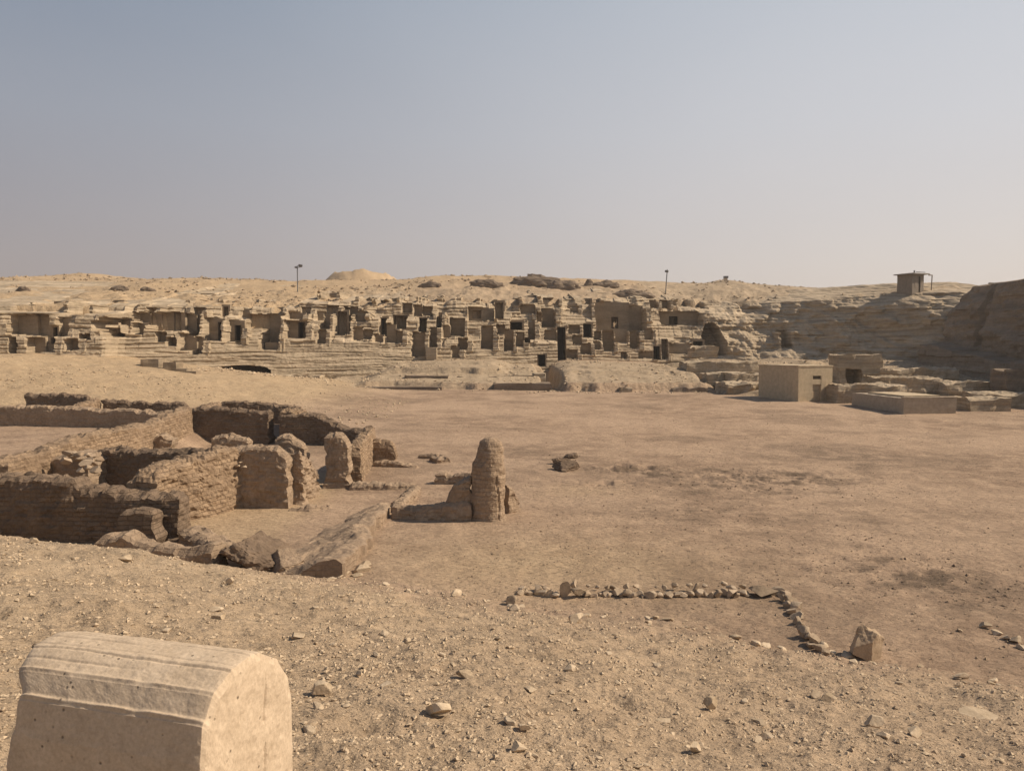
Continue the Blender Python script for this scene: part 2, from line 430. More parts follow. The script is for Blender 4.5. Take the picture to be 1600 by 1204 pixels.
def terrain(x, y, zone=False):
    x = np.asarray(x, float); y = np.asarray(y, float)
    r = np.hypot(x, y)
    f, s = mound_h(x, y)
    mz = sst(s + .35 * fb2(x * 3.1, y * 3.1, 4, 7, .65), -.3, .45)
    plain = .8 * sst(y, 25, 75) + .05 * fb2(x * .3, y * .3, 3, 11) + .022 * fb2(x * 1.6, y * 2.2, 3, 12)
    near = np.clip(1.3 - r / 45, 0, 1)
    plain = plain + near * (.012 * fb2(x * 5, y * 7, 3, 13) * sst(r, 3, 12))
    plot = gate(x, -.3, 5.2, .5) * gate(y, 11, 15.3, .3) + .7 * np.exp(-((x - 1) / 4.5) ** 2 - ((y - 18.5) / 3.5) ** 2)
    plain = plain + plot * .030 * fb2(x * 2.6 + .8 * y, y * 4.2, 3, 14)
    # trodden and dug patches on the plain
    for (cx, cy, rx, ry, a) in ((9.0, 28.5, 3.6, 2.2, .10), (4.6, 30.6, 1.6, 1.0, .16), (3.4, 27.2, 1.2, .8, .10), (8.3, 16.6, 1.7, 1.6, .07)):
        q = np.exp(-((x - cx) / rx) ** 2 - ((y - cy) / ry) ** 2)
        plain = plain + a * q * (fb2(x * 2.4, y * 2.4, 4, 21) * 1.5)
    z = plain + f
    z = z + mz * (.05 * fb2(x * .9, y * .9, 3, 31) + .03 * fb2(x * 3.5, y * 3.5, 4, 32) + .014 * fb2(x * 14, y * 14, 3, 33, .6))
    # sand filled rooms and the sandy hill on the left
    room = sst(-x, 14.6, 16.0) * sst(y, 21, 26) * (1 - sst(y, 40.3, 42))
    z = z + .62 * room
    hl = np.interp(y, [41, 46.2, 48, 56, 62, 76, 80], [0, 0, 1.0, 2.15, 2.45, 2.45, 2.0])
    hx = np.interp(x, [-60, -40, -31, -24, -20, -15, -11, -8], [1.55, 1.42, 1.0, .66, .45, .24, .1, 0])
    hill = hl * hx
    hill = hill + np.clip(hill, 0, 1) * (.22 * fb2(x * .22, y * .22, 4, 41) + .10 * fb2(x * 1.1, y * 1.1, 4, 42))
    gz = sst(y, 62, 68)
    # rock terraces at the foot of the cliff
    yb = Y0(x)
    wob = .8 * fb2(x * .35, y * 0 + 3.3, 3, 51) + .06 * fb2(x * 1.8, y * 0 + 9.1, 3, 52)
    def riser(yr, h, a, b, w=.14, k=1.0): return h * sst(y + wob * k, yr - w, yr + w) * gate(x, a, b, 1.2)
    ter = 0
    ter = ter + riser(73.2, .62, -14.5, 3.3) + riser(78.2, .55, -13, -1) + riser(82.5, .25, -19, 3.3)
    ter = ter + riser(72.6, .80, 4.3, 19.2) + riser(77.0, .25, 5, 18) + riser(80.5, .25, 6, 18)
    ter = ter + riser(66.8, .45, 20.6, 28) + riser(71.0, .5, 20.6, 34) + riser(75, .5, 21, 44) + riser(79.5, .5, 21, 46) + riser(83.5, .5, 24, 46)
    ter = ter + riser(60.5, .35, 28, 60) + riser(64.5, .35, 31, 60) + riser(69.0, .4, 36, 60)
    ter = ter + .62 * sst(y + wob, 73.6, 77.5) * gate(x, 4.5, 18.6, .2) + .6 * sst(y + wob, 74.5, 79) * sst(x, -19, -5) * (1 - sst(x, 3.4, 3.8))
    slope = np.interp(y - (yb - 90), [68, 73, 88, 92], [0, .15, .75, .9]) * sst(y, 66, 72)
    ter = ter + slope * np.interp(x, [-30, -15, 5, 20, 30], [.6, 1.0, 1.0, .5, .2])
    rubble = sst(y, 72, 74) * (1 - sst(y, 90, 96)) * gate(x, -26, 46, 2)
    ter = ter + rubble * (.12 * fb2(x * .5, y * .8, 4, 53) + .05 * fb2(x * 3.0, y * 3.0, 3, 54)) * (.5 + .35 * sst(x, 4, 6))
    tr = np.exp(-(((x - (4.05 - (y - 73) * .035)) / .95) ** 8)) * sst(y, 71.5, 72.6) * (1 - sst(y, 90, 92))
    gul = np.exp(-(((x - (20.2 - (y - 73) * .13)) / 1.05) ** 8)) * sst(y, 71.8, 73) * (1 - sst(y, 86, 88))
    ter = ter * (1 - 1.0 * tr) * (1 - .85 * gul)
    tal = 2.9 * np.clip((-24.5 - x) / 12.5, 0, 1) * sst(x, -38.6, -37.9) * sst(y - yb, -5.5, -.4)
    tal = tal * (1 + .10 * fb2(x * .8, y * .8, 3, 56)) + np.clip(tal, 0, 1) * (.45 * np.round(1.6 * vn2(x * .45, y * .35, 57)) + .3 * fb2(x * .5, y * .4, 3, 58))
    z = z + np.maximum(np.maximum(hill, ter), tal)
    # plateau behind the cliff
    zt = ZT(x); yt = Y0(x) + prof(x, zt)
    crest = np.interp(x, CRX, CRz)
    u = np.clip((y - yt) / np.maximum(130 - yt, 5), 0, 1.0)
    up = zt - .15 + (crest - zt) * (1 - (1 - u) ** 1.5)
    up = np.where(y > 130, crest - (y - 130) * .03, up)
    rough = (1 - sst(y - yt, 3, 26))
    up = up + (.25 + .35 * rough) * fb2(x * .16, y * .16, 4, 61) + (.10 + .28 * rough) * fb2(x * .75, y * .75, 4, 62)
    up = up + .5 * np.maximum(0, fb2(x * .09, y * .22, 3, 63) - .1) * rough
    dr = np.hypot((x + 38.2), (y - 200) * .8)
    dome = np.clip(1.45 - dr / 13.0, 0, 1.4); dome = dome ** 1.15
    up = up + 11.3 * np.minimum(dome, .86 + .10 * fb2(x * .15, y * .15, 2, 68)) + 0.55 * np.minimum(dome, 1) * fb2(x * .35, y * .35, 4, 66, .65)
    up = np.maximum(up, 9.0 + 0 * up) - np.where(y > 400, np.minimum((y - 400) * .01, 8), 0)
    dune = sst(y - yt, 8, 30) * (1 - sst(y, 150, 260))
    up = up + dune * (.35 * np.maximum(0, fb2(x * .075, y * .05, 2, 69) + .1) + .25 * fb2(x * .3, y * .25, 3, 67)) * np.interp(x, [-40, 0, 25, 34], [1, .7, .5, .1])
    up = up + dune * .45 * np.exp(-((x + 66) / 5.5) ** 2) * np.exp(-((y - 126) / 14) ** 2) + dune * .5 * np.exp(-((x - 36) / 5) ** 2) * np.exp(-((y - 128) / 10) ** 2)
    jump = sst(y - yt, .35, .75)
    # right hand plateau above the shaded cliff
    xe = right_edge(y)
    jr = sst(x - xe, 4.4, 4.9) * sst(y, 18, 24)
    upr = 11.75 + .35 * fb2(x * .15, y * .15, 4, 71) + .12 * fb2(x * .7, y * .7, 3, 72) + .7 * sst(x - xe, 5, 14) * (1 - sst(y, 80, 90))
    z = z * (1 - jump) + up * jump
    z = z * (1 - jr) + np.maximum(upr, z) * jr
    if zone:
        rk = np.clip(rubble + jump * rough * .7 + sst(y, 60, 64) * gate(x, 20, 60, 1), 0, 1)
        rk = rk * (1 - sst(np.maximum(hill, tal) - ter, -.05, .3))
        hz = np.clip(sst(hill, .1, .8) + sst(tal, .1, .8) + jump * (1 - rough * .6), 0, 1)
        hz = np.maximum(hz, .7 * np.exp(-((x - 0.5) / 3.8) ** 2 - ((y - 17.0) / 3.0) ** 2) * (s < 0) + .35 * np.exp(-((x - 2.4) / 1.6) ** 2 - ((y - 25.8) / 1.2) ** 2))
        mz = sst(s + .8 * fb2(x * 1.2, y * 1.2, 4, 79, .6), -.4, 2.6)
        hz = np.maximum(hz, .75 * gate(x, -13.5, -6, .7) * gate(y, 17.5, 30, .8))
        ds = 0
        for (cx, cy, rx, ry, a) in ((9.0, 27.5, 4.2, 2.6, 1.0), (5.2, 30.0, 2.4, 1.2, .8), (8.6, 16.0, 1.6, 2.2, 1.0), (5.5, 22.5, 3.5, 1.6, .55), (12.5, 21, 5, 3, .35), (14, 34, 7, 5, .4), (2.2, 33, 1.2, .8, .9), (-1, 36, 3, 2, .3)):
            ds = ds + a * np.exp(-((x - cx) / rx) ** 2 - ((y - cy) / ry) ** 2)
        ds = np.clip(ds, 0, 1) * sst(fb2(x * 1.3, y * 1.6, 5, 77, .65), -.12, .32) + .35 * sst(fb2(x * .22, y * .3, 4, 78, .6), .05, .35)
        return z, mz, hz, rk, np.clip(ds, 0, 1) * (1 - mz)
    return z
def tz(x, y): return float(terrain(np.array([x]), np.array([y]))[0])
def hit(px, py, y0=1.5, y1=110):
    ax, az_ = ray(px, py)
    ys = np.exp(np.linspace(math.log(y0), math.log(y1), 3000))
    d = CAMZ + az_ * ys - terrain(ax * ys, ys)
    i = int(np.argmax(d < 0)) if (d < 0).any() else len(ys) - 1
    return ax * ys[i], ys[i], float(terrain(np.array([ax * ys[i]]), np.array([ys[i]]))[0])

def build_ground():
    rr = [.35]
    while rr[-1] < 66: rr.append(rr[-1] * 1.0062 + .001)
    while rr[-1] < 98: rr.append(rr[-1] + .2)
    while rr[-1] < 230: rr.append(rr[-1] * 1.008)
    while rr[-1] < 900: rr.append(rr[-1] * 1.12)
    th = np.concatenate([np.arange(-180, -42, 3.0), np.arange(-42, 42, .09), np.arange(42, 180, 3.0)])
    th = np.radians(th); r = np.array(rr)
    R, T = np.meshgrid(r, th, indexing='ij')
    X, Y = R * np.sin(T), R * np.cos(T)
    shp = X.shape
    zz, a, b_, c_, d_ = terrain(X.ravel(), Y.ravel(), True)
    V = np.stack([X.ravel(), Y.ravel(), zz], 1)
    nr, nt = shp
    I = np.arange(nr * nt).reshape(nr, nt)
    J = np.roll(I, -1, axis=1)
    Q = np.stack([I[:-1].ravel(), J[:-1].ravel(), J[1:].ravel(), I[1:].ravel()], 1)[:, ::-1]
    V = np.vstack([V, [[0, 0, float(terrain(np.array([0.]), np.array([0.]))[0])]]])
    o = mesh_obj('ground', V, Q, M_ground, smooth=True)
    tag(o, kind='structure')
    me = o.data
    at = me.color_attributes.new('zone', 'FLOAT_COLOR', 'POINT')
    colr = np.zeros((len(V), 4), np.float32); colr[:-1, 0] = a; colr[:-1, 1] = b_; colr[:-1, 2] = c_; colr[:-1, 3] = d_
    at.data.foreach_set('color', colr.ravel())
build_ground()

# ------------------------------------------------------------------ cliff with carved courts and doorways
# courts: picture rectangle of the carved back wall (x0, y0, x1, y1)
COURTS = [
    (28, 491, 60, 523), (60, 491, 83, 524), (98, 496, 114, 525), (26, 528, 37, 552), (54, 527, 72, 553), (74, 508, 92, 550),
    (85, 469, 136, 487), (140, 475, 171, 491), (33, 479, 55, 485), (57, 476, 77, 483), (170, 502, 186, 517), (218, 488, 236, 503),
    (238, 480, 253, 508), (250, 489, 290, 517), (290, 490, 308, 517), (309, 481, 325, 525), (218, 505, 232, 522), (251, 519, 265, 534),
    (290, 522, 308, 548), (309, 527, 323, 553), (327, 496, 352, 532), (360, 500, 383, 534), (380, 482, 392, 496), (396, 491, 447, 513),
    (421, 490, 447, 545), (414, 533, 437, 546), (452, 501, 481, 528), (500, 515, 512, 537), (507, 488, 521, 514), (554, 511, 568, 532),
    (569, 515, 584, 530), (586, 521, 601, 534), (604, 505, 619, 536), (645, 519, 666, 557), (673, 511, 684, 546), (630, 474, 645, 489),
    (648, 476, 660, 494), (692, 508, 704, 528), (704, 497, 727, 525), (732, 480, 772, 501), (752, 510, 771, 545), (788, 514, 802, 548),
    (706, 540, 718, 559), (825, 501, 835, 530), (846, 482, 866, 511), (838, 488, 846, 502), (927, 517, 937, 531), (927, 533, 937, 546),
    (940, 517, 957, 548), (958, 513, 979, 535), (981, 517, 996, 544), (926, 471, 983, 516), (974, 478, 1003, 516), (968, 550, 978, 560),
    (1025, 487, 1090, 508), (1030, 530, 1040, 561), (996, 549, 1020, 560), (1210, 516, 1225, 543), (1042, 536, 1083, 553),
    (320, 468, 333, 475), (337, 467, 357, 475), (398, 468, 411, 475), (444, 473, 456, 480), (473, 481, 488, 491), (513, 478, 530, 489), (541, 480, 562, 491),
    (515, 456, 537, 471), (640, 464, 656, 472), (673, 465, 686, 473), (697, 462, 710, 470), (725, 464, 745, 472),
    (1012, 469, 1024, 481), (1028, 469, 1042, 481), (430, 478, 446, 489), (453, 487, 479, 499), (496, 486, 506, 500), (545, 492, 553, 521), (556, 486, 576, 503), (619, 517, 631, 536),
    (661, 479, 676, 493), (685, 486, 692, 512), (716, 529, 731, 546), (776, 507, 788, 522), (806, 519, 818, 541), (813, 476, 836, 490),
    (850, 516, 869, 531), (888, 508, 904, 521), (893, 524, 908, 538), (1004, 513, 1018, 531), (884, 546, 901, 560), (906, 536, 922, 553), (572, 466, 590, 475),
    (595, 470, 611, 480), (612, 466, 628, 473), (756, 466, 772, 473), (792, 466, 810, 476), (815, 462, 838, 471), (848, 466, 872, 476), (1050, 468, 1066, 478), (1072, 470, 1092, 480),
    (112, 530, 130, 547), (133, 522, 150, 530), (190, 498, 210, 508), (192, 514, 204, 526), (270, 527, 283, 540), (908, 466, 922, 474), (923, 466, 936, 474), (886, 474, 901, 481), (890, 480, 903, 488)]
# doorways: dark openings (x0, y0, x1, y1, label)
DOORS = [
    (103, 482, 111, 489, 'small black hole at the foot of the rubble wall above the far left tombs'),
    (162, 482, 170, 492, 'small dark doorway at right end of the pale chamber on the upper tier'),
    (181, 472, 192, 485, 'dark square opening in the upper left tier, right of the pale chamber'),
    (80, 511, 91, 537, 'tall slanting dark opening low in the leftmost rock block'),
    (272, 488, 284, 517, 'dark doorway in a wide pale court at the left end of the long lower wall'),
    (341, 503, 349, 531, 'dark doorway under a projecting lintel, left one of a close pair'),
    (367, 508, 378, 532, 'dark doorway with plain jambs, right one of a close pair'),
    (350, 479, 357, 493, 'small dark slot high above the close pair of doorways'),
    (415, 493, 424, 513, 'dark doorway set high beside the deep diagonal shadow'),
    (466, 503, 477, 528, 'dark doorway straight below the left floodlight mast'),
    (528, 487, 543, 523, 'tall ragged arched black opening right of the mast doorway'),
    (596, 497, 605, 524, 'narrow tall black slot left of the wide dark square opening'),
    (616, 493, 637, 513, 'wide dark square opening beside the pointed rock pier'),
    (656, 497, 668, 517, 'black doorway right of the pointed rock pier'),
    (738, 485, 752, 498, 'black square window high in the smooth middle facade'),
    (774, 472, 786, 498, 'tall dark slot right of the smooth middle facade'),
    (798, 503, 816, 515, 'low wide dark recess in the middle of the tombs'),
    (820, 529, 827, 535, 'small round hole in the banded rock below the middle recess'),
    (871, 511, 883, 562, 'very tall narrow dark cleft behind the trench'),
    (841, 554, 852, 572, 'dark doorway at the head of the trench'),
    (911, 506, 924, 526, 'dark rounded cave mouth right of the tall cleft'),
    (955, 495, 966, 513, 'crisp black doorway in the large smooth right facade'),
    (1045, 494, 1059, 507, 'black square window to the right of the large smooth facade'),
    (1021, 541, 1031, 561, 'dark doorway at ground level below the right hand tombs'),
    (1083, 533, 1098, 543, 'wide black slot left of the big cave')]
CAVES = [(1102, 503, 1137, 551), (338, 571, 418, 583)]           # rounded hollows in the cliff itself

def solve(px, py):
    ax, az_ = ray(px, py); Y = 88.0
    for _ in range(12):
        Y = .5 * Y + .5 * float(face(np.array([ax * Y]), np.array([CAMZ + az_ * Y]))[0])
    return ax * Y, Y, CAMZ + az_ * Y
def strata_face(X, Z):
    """weathered bedding: ledges, broken blocks, fine roughness"""
    warp = .35 * fb2(X * .13, Z * .1, 3, 81)
    h = .46
    zz = Z + warp
    k = np.floor(zz / h); fr = zz / h - k
    zq = (k + sst(fr, .72, 1.0)) * h - warp
    rough = sst(X, 21, 26)
    # broken blocks: each stretch of wall stands a little higher, lower, nearer or farther
    wx = X + .5 * fb2(X * .35, Z * .3, 2, 97)
    c1 = np.floor(wx / 2.6); c2 = np.floor(wx / 1.2 + .4)
    dz = sst(X, -38.5, -37.5) * (.32 * _h(c1, np.floor(zz / 3.1), 0 * c1, 98) + .14 * _h(c2, np.floor(zz / 1.6), 0 * c2, 99)) * sst(Z, 5.0, 5.8) * (1 - rough)
    q = .28
    Y = Y0(X) + prof(X, (1 - q) * Z + q * zq + dz)
    Y = Y + .14 * _h(c1, np.floor(zz / 2.4), 0 * c1 + 5, 100) * (1 - rough) * sst(Z, 4.6, 5.6)
    Y = Y + .06 * vn2(X * .3 + k * 7.3, k * 3.7, 82)
    k2 = np.floor(zz / .19)
    Y = Y + .06 * vn2(X * .45 + k2 * 3.1, k2 * 1.9, 88)
    Y = Y + .30 * fb2(X * .13, Z * .2, 3, 84) + .05 * fb2(X * 1.3, Z * 2.2, 3, 86) + .045 * fb2(X * 4.5, Z * 8, 2, 87)
    f3 = zz / .40 + .25 * vn2(X * .1, zz, 75); f3 = np.abs(f3 - np.round(f3))
    Y = Y + .17 * np.exp(-(f3 / .13) ** 2) * sst(vn2(X * .3, np.round(zz / .40) * 3.7, 76), -.35, .1) * (1 - .6 * rough)
    # fallen and missing blocks
    Y = Y + .2 * sst(vn2(X * .55 + k * 2.7, k * 1.3, 83), .55, .7) * sst(Z, 4.5, 6)
    Y = Y + rough * (2.4 * fb2(X * .16, Z * .26, 4, 89, .58) - 1.2 * np.abs(fb2(X * .4, Z * .6, 4, 90)) + .3 * fb2(X * 1.6, Z * 2.0, 3, 80))
    upper = sst(Z, 8.6, 9.2) * (1 - rough)
    Y = Y + upper * (.5 * np.maximum(0, fb2(X * .45, Z * .9, 3, 95) + .05) + .2 * fb2(X * 1.1, Z * 1.2, 3, 79))
    return Y
def build_cliff():
    xs = np.arange(-88, 58.0, .1); zs = np.arange(.3, 13.6, .095)
    X, Z = np.meshgrid(xs, zs, indexing='ij')
    Y = strata_face(X, Z)
    # gaps between buttresses of the wall along the top (weathered crest)
    Y = Y + np.where(Z > ZT(X) - 1.6, .9 * np.maximum(0, vn2(X * .7, Z * .3, 91) - .1), 0)
    carved = []; Yp = Y.copy()
    jx = X + .09 * fb2(X * 2.3, Z * 2.3, 2, 92); jz = Z + .08 * fb2(X * 2.1 + 40, Z * 2.1, 2, 93)
    for c in COURTS:
        x0, y0, x1, y1 = c
        cxp = .5 * (x0 + x1)
        Xa, Ya, Za = solve(cxp, y0)
        Xb, Yb, Zb = solve(cxp, y1)
        yback = max(Ya, Yb) + .55
        yback = min(yback, Yb + 4.0)
        yback = max(yback, Yb + 1.1)
        e = [P(x0, y0, yback)[0], P(x1, y0, yback)[0]]
        pw = .55 + .15 * math.sin(cxp)
        for (p0, p1) in ((e[0] - pw, e[0]), (e[1], e[1] + pw)):
            zt1 = P(cxp, y0, yback)[2] - .35 * abs(math.sin(cxp * 3 + p0))
            mp_ = (jx > p0) & (jx < p1) & (jz > P(cxp, y1, Yb)[2] - .2) & (jz < zt1)
            Yp = np.where(mp_, np.minimum(Yp, Yb + .10 + .22 * (Z - P(cxp, y1, Yb)[2]) + .5 * (Y - (Y0(X) + prof(X, Z)))), Yp)
        zt_, zb_ = P(cxp, y0, yback)[2], P(cxp, y1, Yb)[2]
        carved.append((c, e, zt_, zb_, yback, Yb))
    Y = Yp
    for (c, e, zt_, zb_, yback, Yb) in carved:
        m = (jx > e[0]) & (jx < e[1]) & (jz > zb_) & (jz < zt_)
        Y = np.where(m, np.maximum(Y, yback + .04 * fb2(X * 1.2, Z * 1.2, 2, 94)), Y)
    doors = []
    for d in DOORS:
        x0, y0, x1, y1 = d[:4]
        cxp, cyp = .5 * (x0 + x1), .5 * (y0 + y1)
        best = None
        for (c, e, zt_, zb_, yback, Yb) in carved:
            if c[0] - 3 <= cxp <= c[2] + 3 and c[1] - 4 <= cyp <= c[3] + 4:
                if best is None or yback > best: best = yback
        if best is None:
            best = solve(cxp, y0)[1] + .15
        Xl, _, Zt_ = P(x0, y0, best); Xr_, _, Zb_ = P(x1, y1, best)
        pad = .35
        m = (X > Xl - .05) & (X < Xr_ + .05) & (Z > Zb_ - .05) & (Z < Zt_ + .05)
        Y = np.where(m, np.maximum(Y, best + 3.4), Y)
        # the rock between the doorway and the open air is cut away
        doors.append((d, Xl, Xr_, Zb_, Zt_, best))
    for (x0, y0, x1, y1) in CAVES:
        Xa, Ya, Za = solve(.5 * (x0 + x1), y0); Xb, Yb, Zb = solve(.5 * (x0 + x1), y1)
        xc = P(.5 * (x0 + x1), y0, Yb)[0]; hw = (P(x1, y0, Yb)[0] - P(x0, y0, Yb)[0]) / 2
        za, zb_ = P(x0, y0, Yb)[2], P(x0, y1, Yb)[2]
        q = np.abs((X - xc) / hw) ** 2.4 + np.abs((Z - zb_) / (za - zb_)) ** 2.4 * (Z > zb_)
        q = q + .12 * fb2(X * .8, Z * .8, 3, 96)
        Y = Y + 4.6 * sst(1.0 - q, 0, .15) * (Z > zb_ - .4)
    n, k = X.shape
    I = np.arange(n * k).reshape(n, k)
    Q = np.stack([I[:-1, :-1].ravel(), I[1:, :-1].ravel(), I[1:, 1:].ravel(), I[:-1, 1:].ravel()], 1)
    o = mesh_obj('cliff', np.stack([X.ravel(), Y.ravel(), Z.ravel()], 1), Q, M_cliff)
    tag(o, kind='structure')
    return carved, doors
carved, doors = build_cliff()

def build_right_cliff():
    ys = np.arange(24, 97, .11); zs = np.arange(.3, 12.4, .1)
    Y, Z = np.meshgrid(ys, zs, indexing='ij')
    xe = right_edge(Y)
    zt = 11.5 + .3 * fb2(Y * .12, Y * 0, 3, 101)
    zl = np.interp(Y, [20, 60, 72, 85, 95], [3.0, 3.1, 3.6, 5.4, 6.2]) + .12 * np.floor(Y / 2.3 % 3)
    k = np.floor((Z + .2 * fb2(Y * .2, Z * .2, 2, 102)) / .5)
    X = xe + (np.minimum(Z, zt) - 3) * .22 + np.maximum(Z - zt, 0) * 7
    X = X - 2.3 * (1 - sst(Z, zl, zl + .18)) + .10 * _h(np.floor(Y / 1.6 + k * .4), k, 0 * k, 103)
    X = X + .16 * vn2(Y * .15 + k * 3.3, k * 2.1, 108) + 1.4 * fb2(Y * .16, Z * .25, 4, 104) * sst(Z, zl, zl + .6) + .45 * fb2(Y * .7, Z * 1.1, 4, 105) * sst(Z, zl - .1, zl + .5)
    X = X + .8 * sst(Z, 8.4, 11.4) * (1 + fb2(Y * .5, Z * .7, 4, 106)) + .05 * fb2(Y * 3, Z * 3, 3, 107)
    X = X + np.where((Y > 78) & (Y < 79) , .6, 0) * sst(Z, zl, zl + .6)
    n, kk = Y.shape
    I = np.arange(n * kk).reshape(n, kk)
    Q = np.stack([I[:-1, :-1].ravel(), I[1:, :-1].ravel(), I[1:, 1:].ravel(), I[:-1, 1:].ravel()], 1)[:, ::-1]
    tag(mesh_obj('cliff', np.stack([X.ravel(), Y.ravel(), Z.ravel()], 1), Q, M_right), kind='structure')
build_right_cliff()

# ------------------------------------------------------------------ tomb niches and doorways
def slab(x0, x1, z0, z1, yf, th, seed, n=None):
    ni = max(2, int((x1 - x0) / .22)); nj = max(2, int((z1 - z0) / .22))
    p, q = lattice(ni, nj, 1)
    X = x0 + (x1 - x0) * p[:, 0] / ni; Z = z0 + (z1 - z0) * p[:, 1] / nj; Y = yf + th * p[:, 2]
    Y = Y + .035 * fb3(X * 1.3, Y, Z * 2.2, 2, seed) * (p[:, 2] == 0)
    return np.stack([X, Y, Z], 1), q
def join(parts):
    Vs, Fs, o = [], [], 0
    for v, f in parts:
        Vs.append(v); Fs.append(np.asarray(f) + o); o += len(v)
    return np.vstack(Vs), np.vstack(Fs)
ORD = ['first', 'second', 'third', 'fourth', 'fifth', 'sixth', 'seventh', 'eighth', 'ninth', 'tenth', 'eleventh', 'twelfth', 'thirteenth', 'fourteenth']
SECT = [(0, 168, 'left of the sunlit stair'), (168, 330, 'left of the paired doorways'), (330, 510, 'around the left floodlight mast'),
        (510, 700, 'below the dome shaped hill'), (700, 870, 'left of the tall cleft'), (870, 1010, 'right of the tall cleft'), (1010, 1400, 'near the big round cave')]
buckets = {}
for i, (c, e, zt_, zb_, yb_, yf_) in enumerate(carved):
    cxp = .5 * (c[0] + c[2]); h = c[3] - c[1]; w = c[2] - c[0]; cy = .5 * (c[1] + c[3])
    s = next(k for k, q in enumerate(SECT) if q[0] <= cxp < q[1])
    shape = 'tall' if h > 1.35 * w else ('wide' if w > 1.5 * h else 'squarish')
    tier = 'top' if c[3] < 492 else ('middle' if c[1] < 512 else 'lowest')
    buckets.setdefault((s, shape, tier), []).append((cxp, i))
lab = {}
for (s, shape, tier), L in buckets.items():
    L.sort()
    for k, (_, i) in enumerate(L):
        pos = '' if len(L) == 1 else (['left', 'right'][k] if len(L) == 2 else ORD[k] + ' from left') + ' of those '
        lab[i] = f'{shape} open niche, {tier} tier, {pos}{SECT[s][2]}'
for i, (c, e, zt_, zb_, yb_, yf_) in enumerate(carved):
    if any(c[0] - 2 <= d[0][0] and d[0][2] <= c[2] + 2 and c[1] - 3 <= d[0][1] and d[0][3] <= c[3] + 3 for d in doors): continue
    v, f = slab(e[0] + .02, e[1] - .02, zb_ - .2, zt_ - .12, yb_ - .06, .5, i)
    o = mesh_obj('tomb_niche', v, f, M_niche, origin=((e[0] + e[1]) / 2, yb_ - .06, zb_))
    tag(o, lab[i], 'tomb niche', 'open niches cut in the rock')
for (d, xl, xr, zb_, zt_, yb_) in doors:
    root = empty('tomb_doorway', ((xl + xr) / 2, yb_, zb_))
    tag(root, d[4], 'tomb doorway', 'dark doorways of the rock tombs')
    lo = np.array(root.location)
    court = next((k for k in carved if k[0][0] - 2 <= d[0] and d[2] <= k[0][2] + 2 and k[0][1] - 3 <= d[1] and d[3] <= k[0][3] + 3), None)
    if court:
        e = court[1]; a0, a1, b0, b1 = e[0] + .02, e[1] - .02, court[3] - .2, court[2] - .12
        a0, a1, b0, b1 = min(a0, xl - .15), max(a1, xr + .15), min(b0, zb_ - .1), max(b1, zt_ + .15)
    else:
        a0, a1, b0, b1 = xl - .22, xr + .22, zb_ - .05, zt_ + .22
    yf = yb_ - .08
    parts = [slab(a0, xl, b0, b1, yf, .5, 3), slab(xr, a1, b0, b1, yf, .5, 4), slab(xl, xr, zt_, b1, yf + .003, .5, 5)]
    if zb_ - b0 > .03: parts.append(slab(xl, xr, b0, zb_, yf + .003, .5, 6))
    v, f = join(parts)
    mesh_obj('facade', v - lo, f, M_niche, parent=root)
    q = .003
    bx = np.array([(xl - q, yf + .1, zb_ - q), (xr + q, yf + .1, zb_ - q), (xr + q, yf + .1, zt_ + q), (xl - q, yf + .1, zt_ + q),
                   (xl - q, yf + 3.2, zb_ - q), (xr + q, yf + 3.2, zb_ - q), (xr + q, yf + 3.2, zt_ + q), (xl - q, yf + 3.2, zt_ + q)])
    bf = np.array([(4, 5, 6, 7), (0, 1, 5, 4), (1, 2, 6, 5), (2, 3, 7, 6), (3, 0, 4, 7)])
    mesh_obj('passage', bx - lo, bf, M_dark, parent=root)

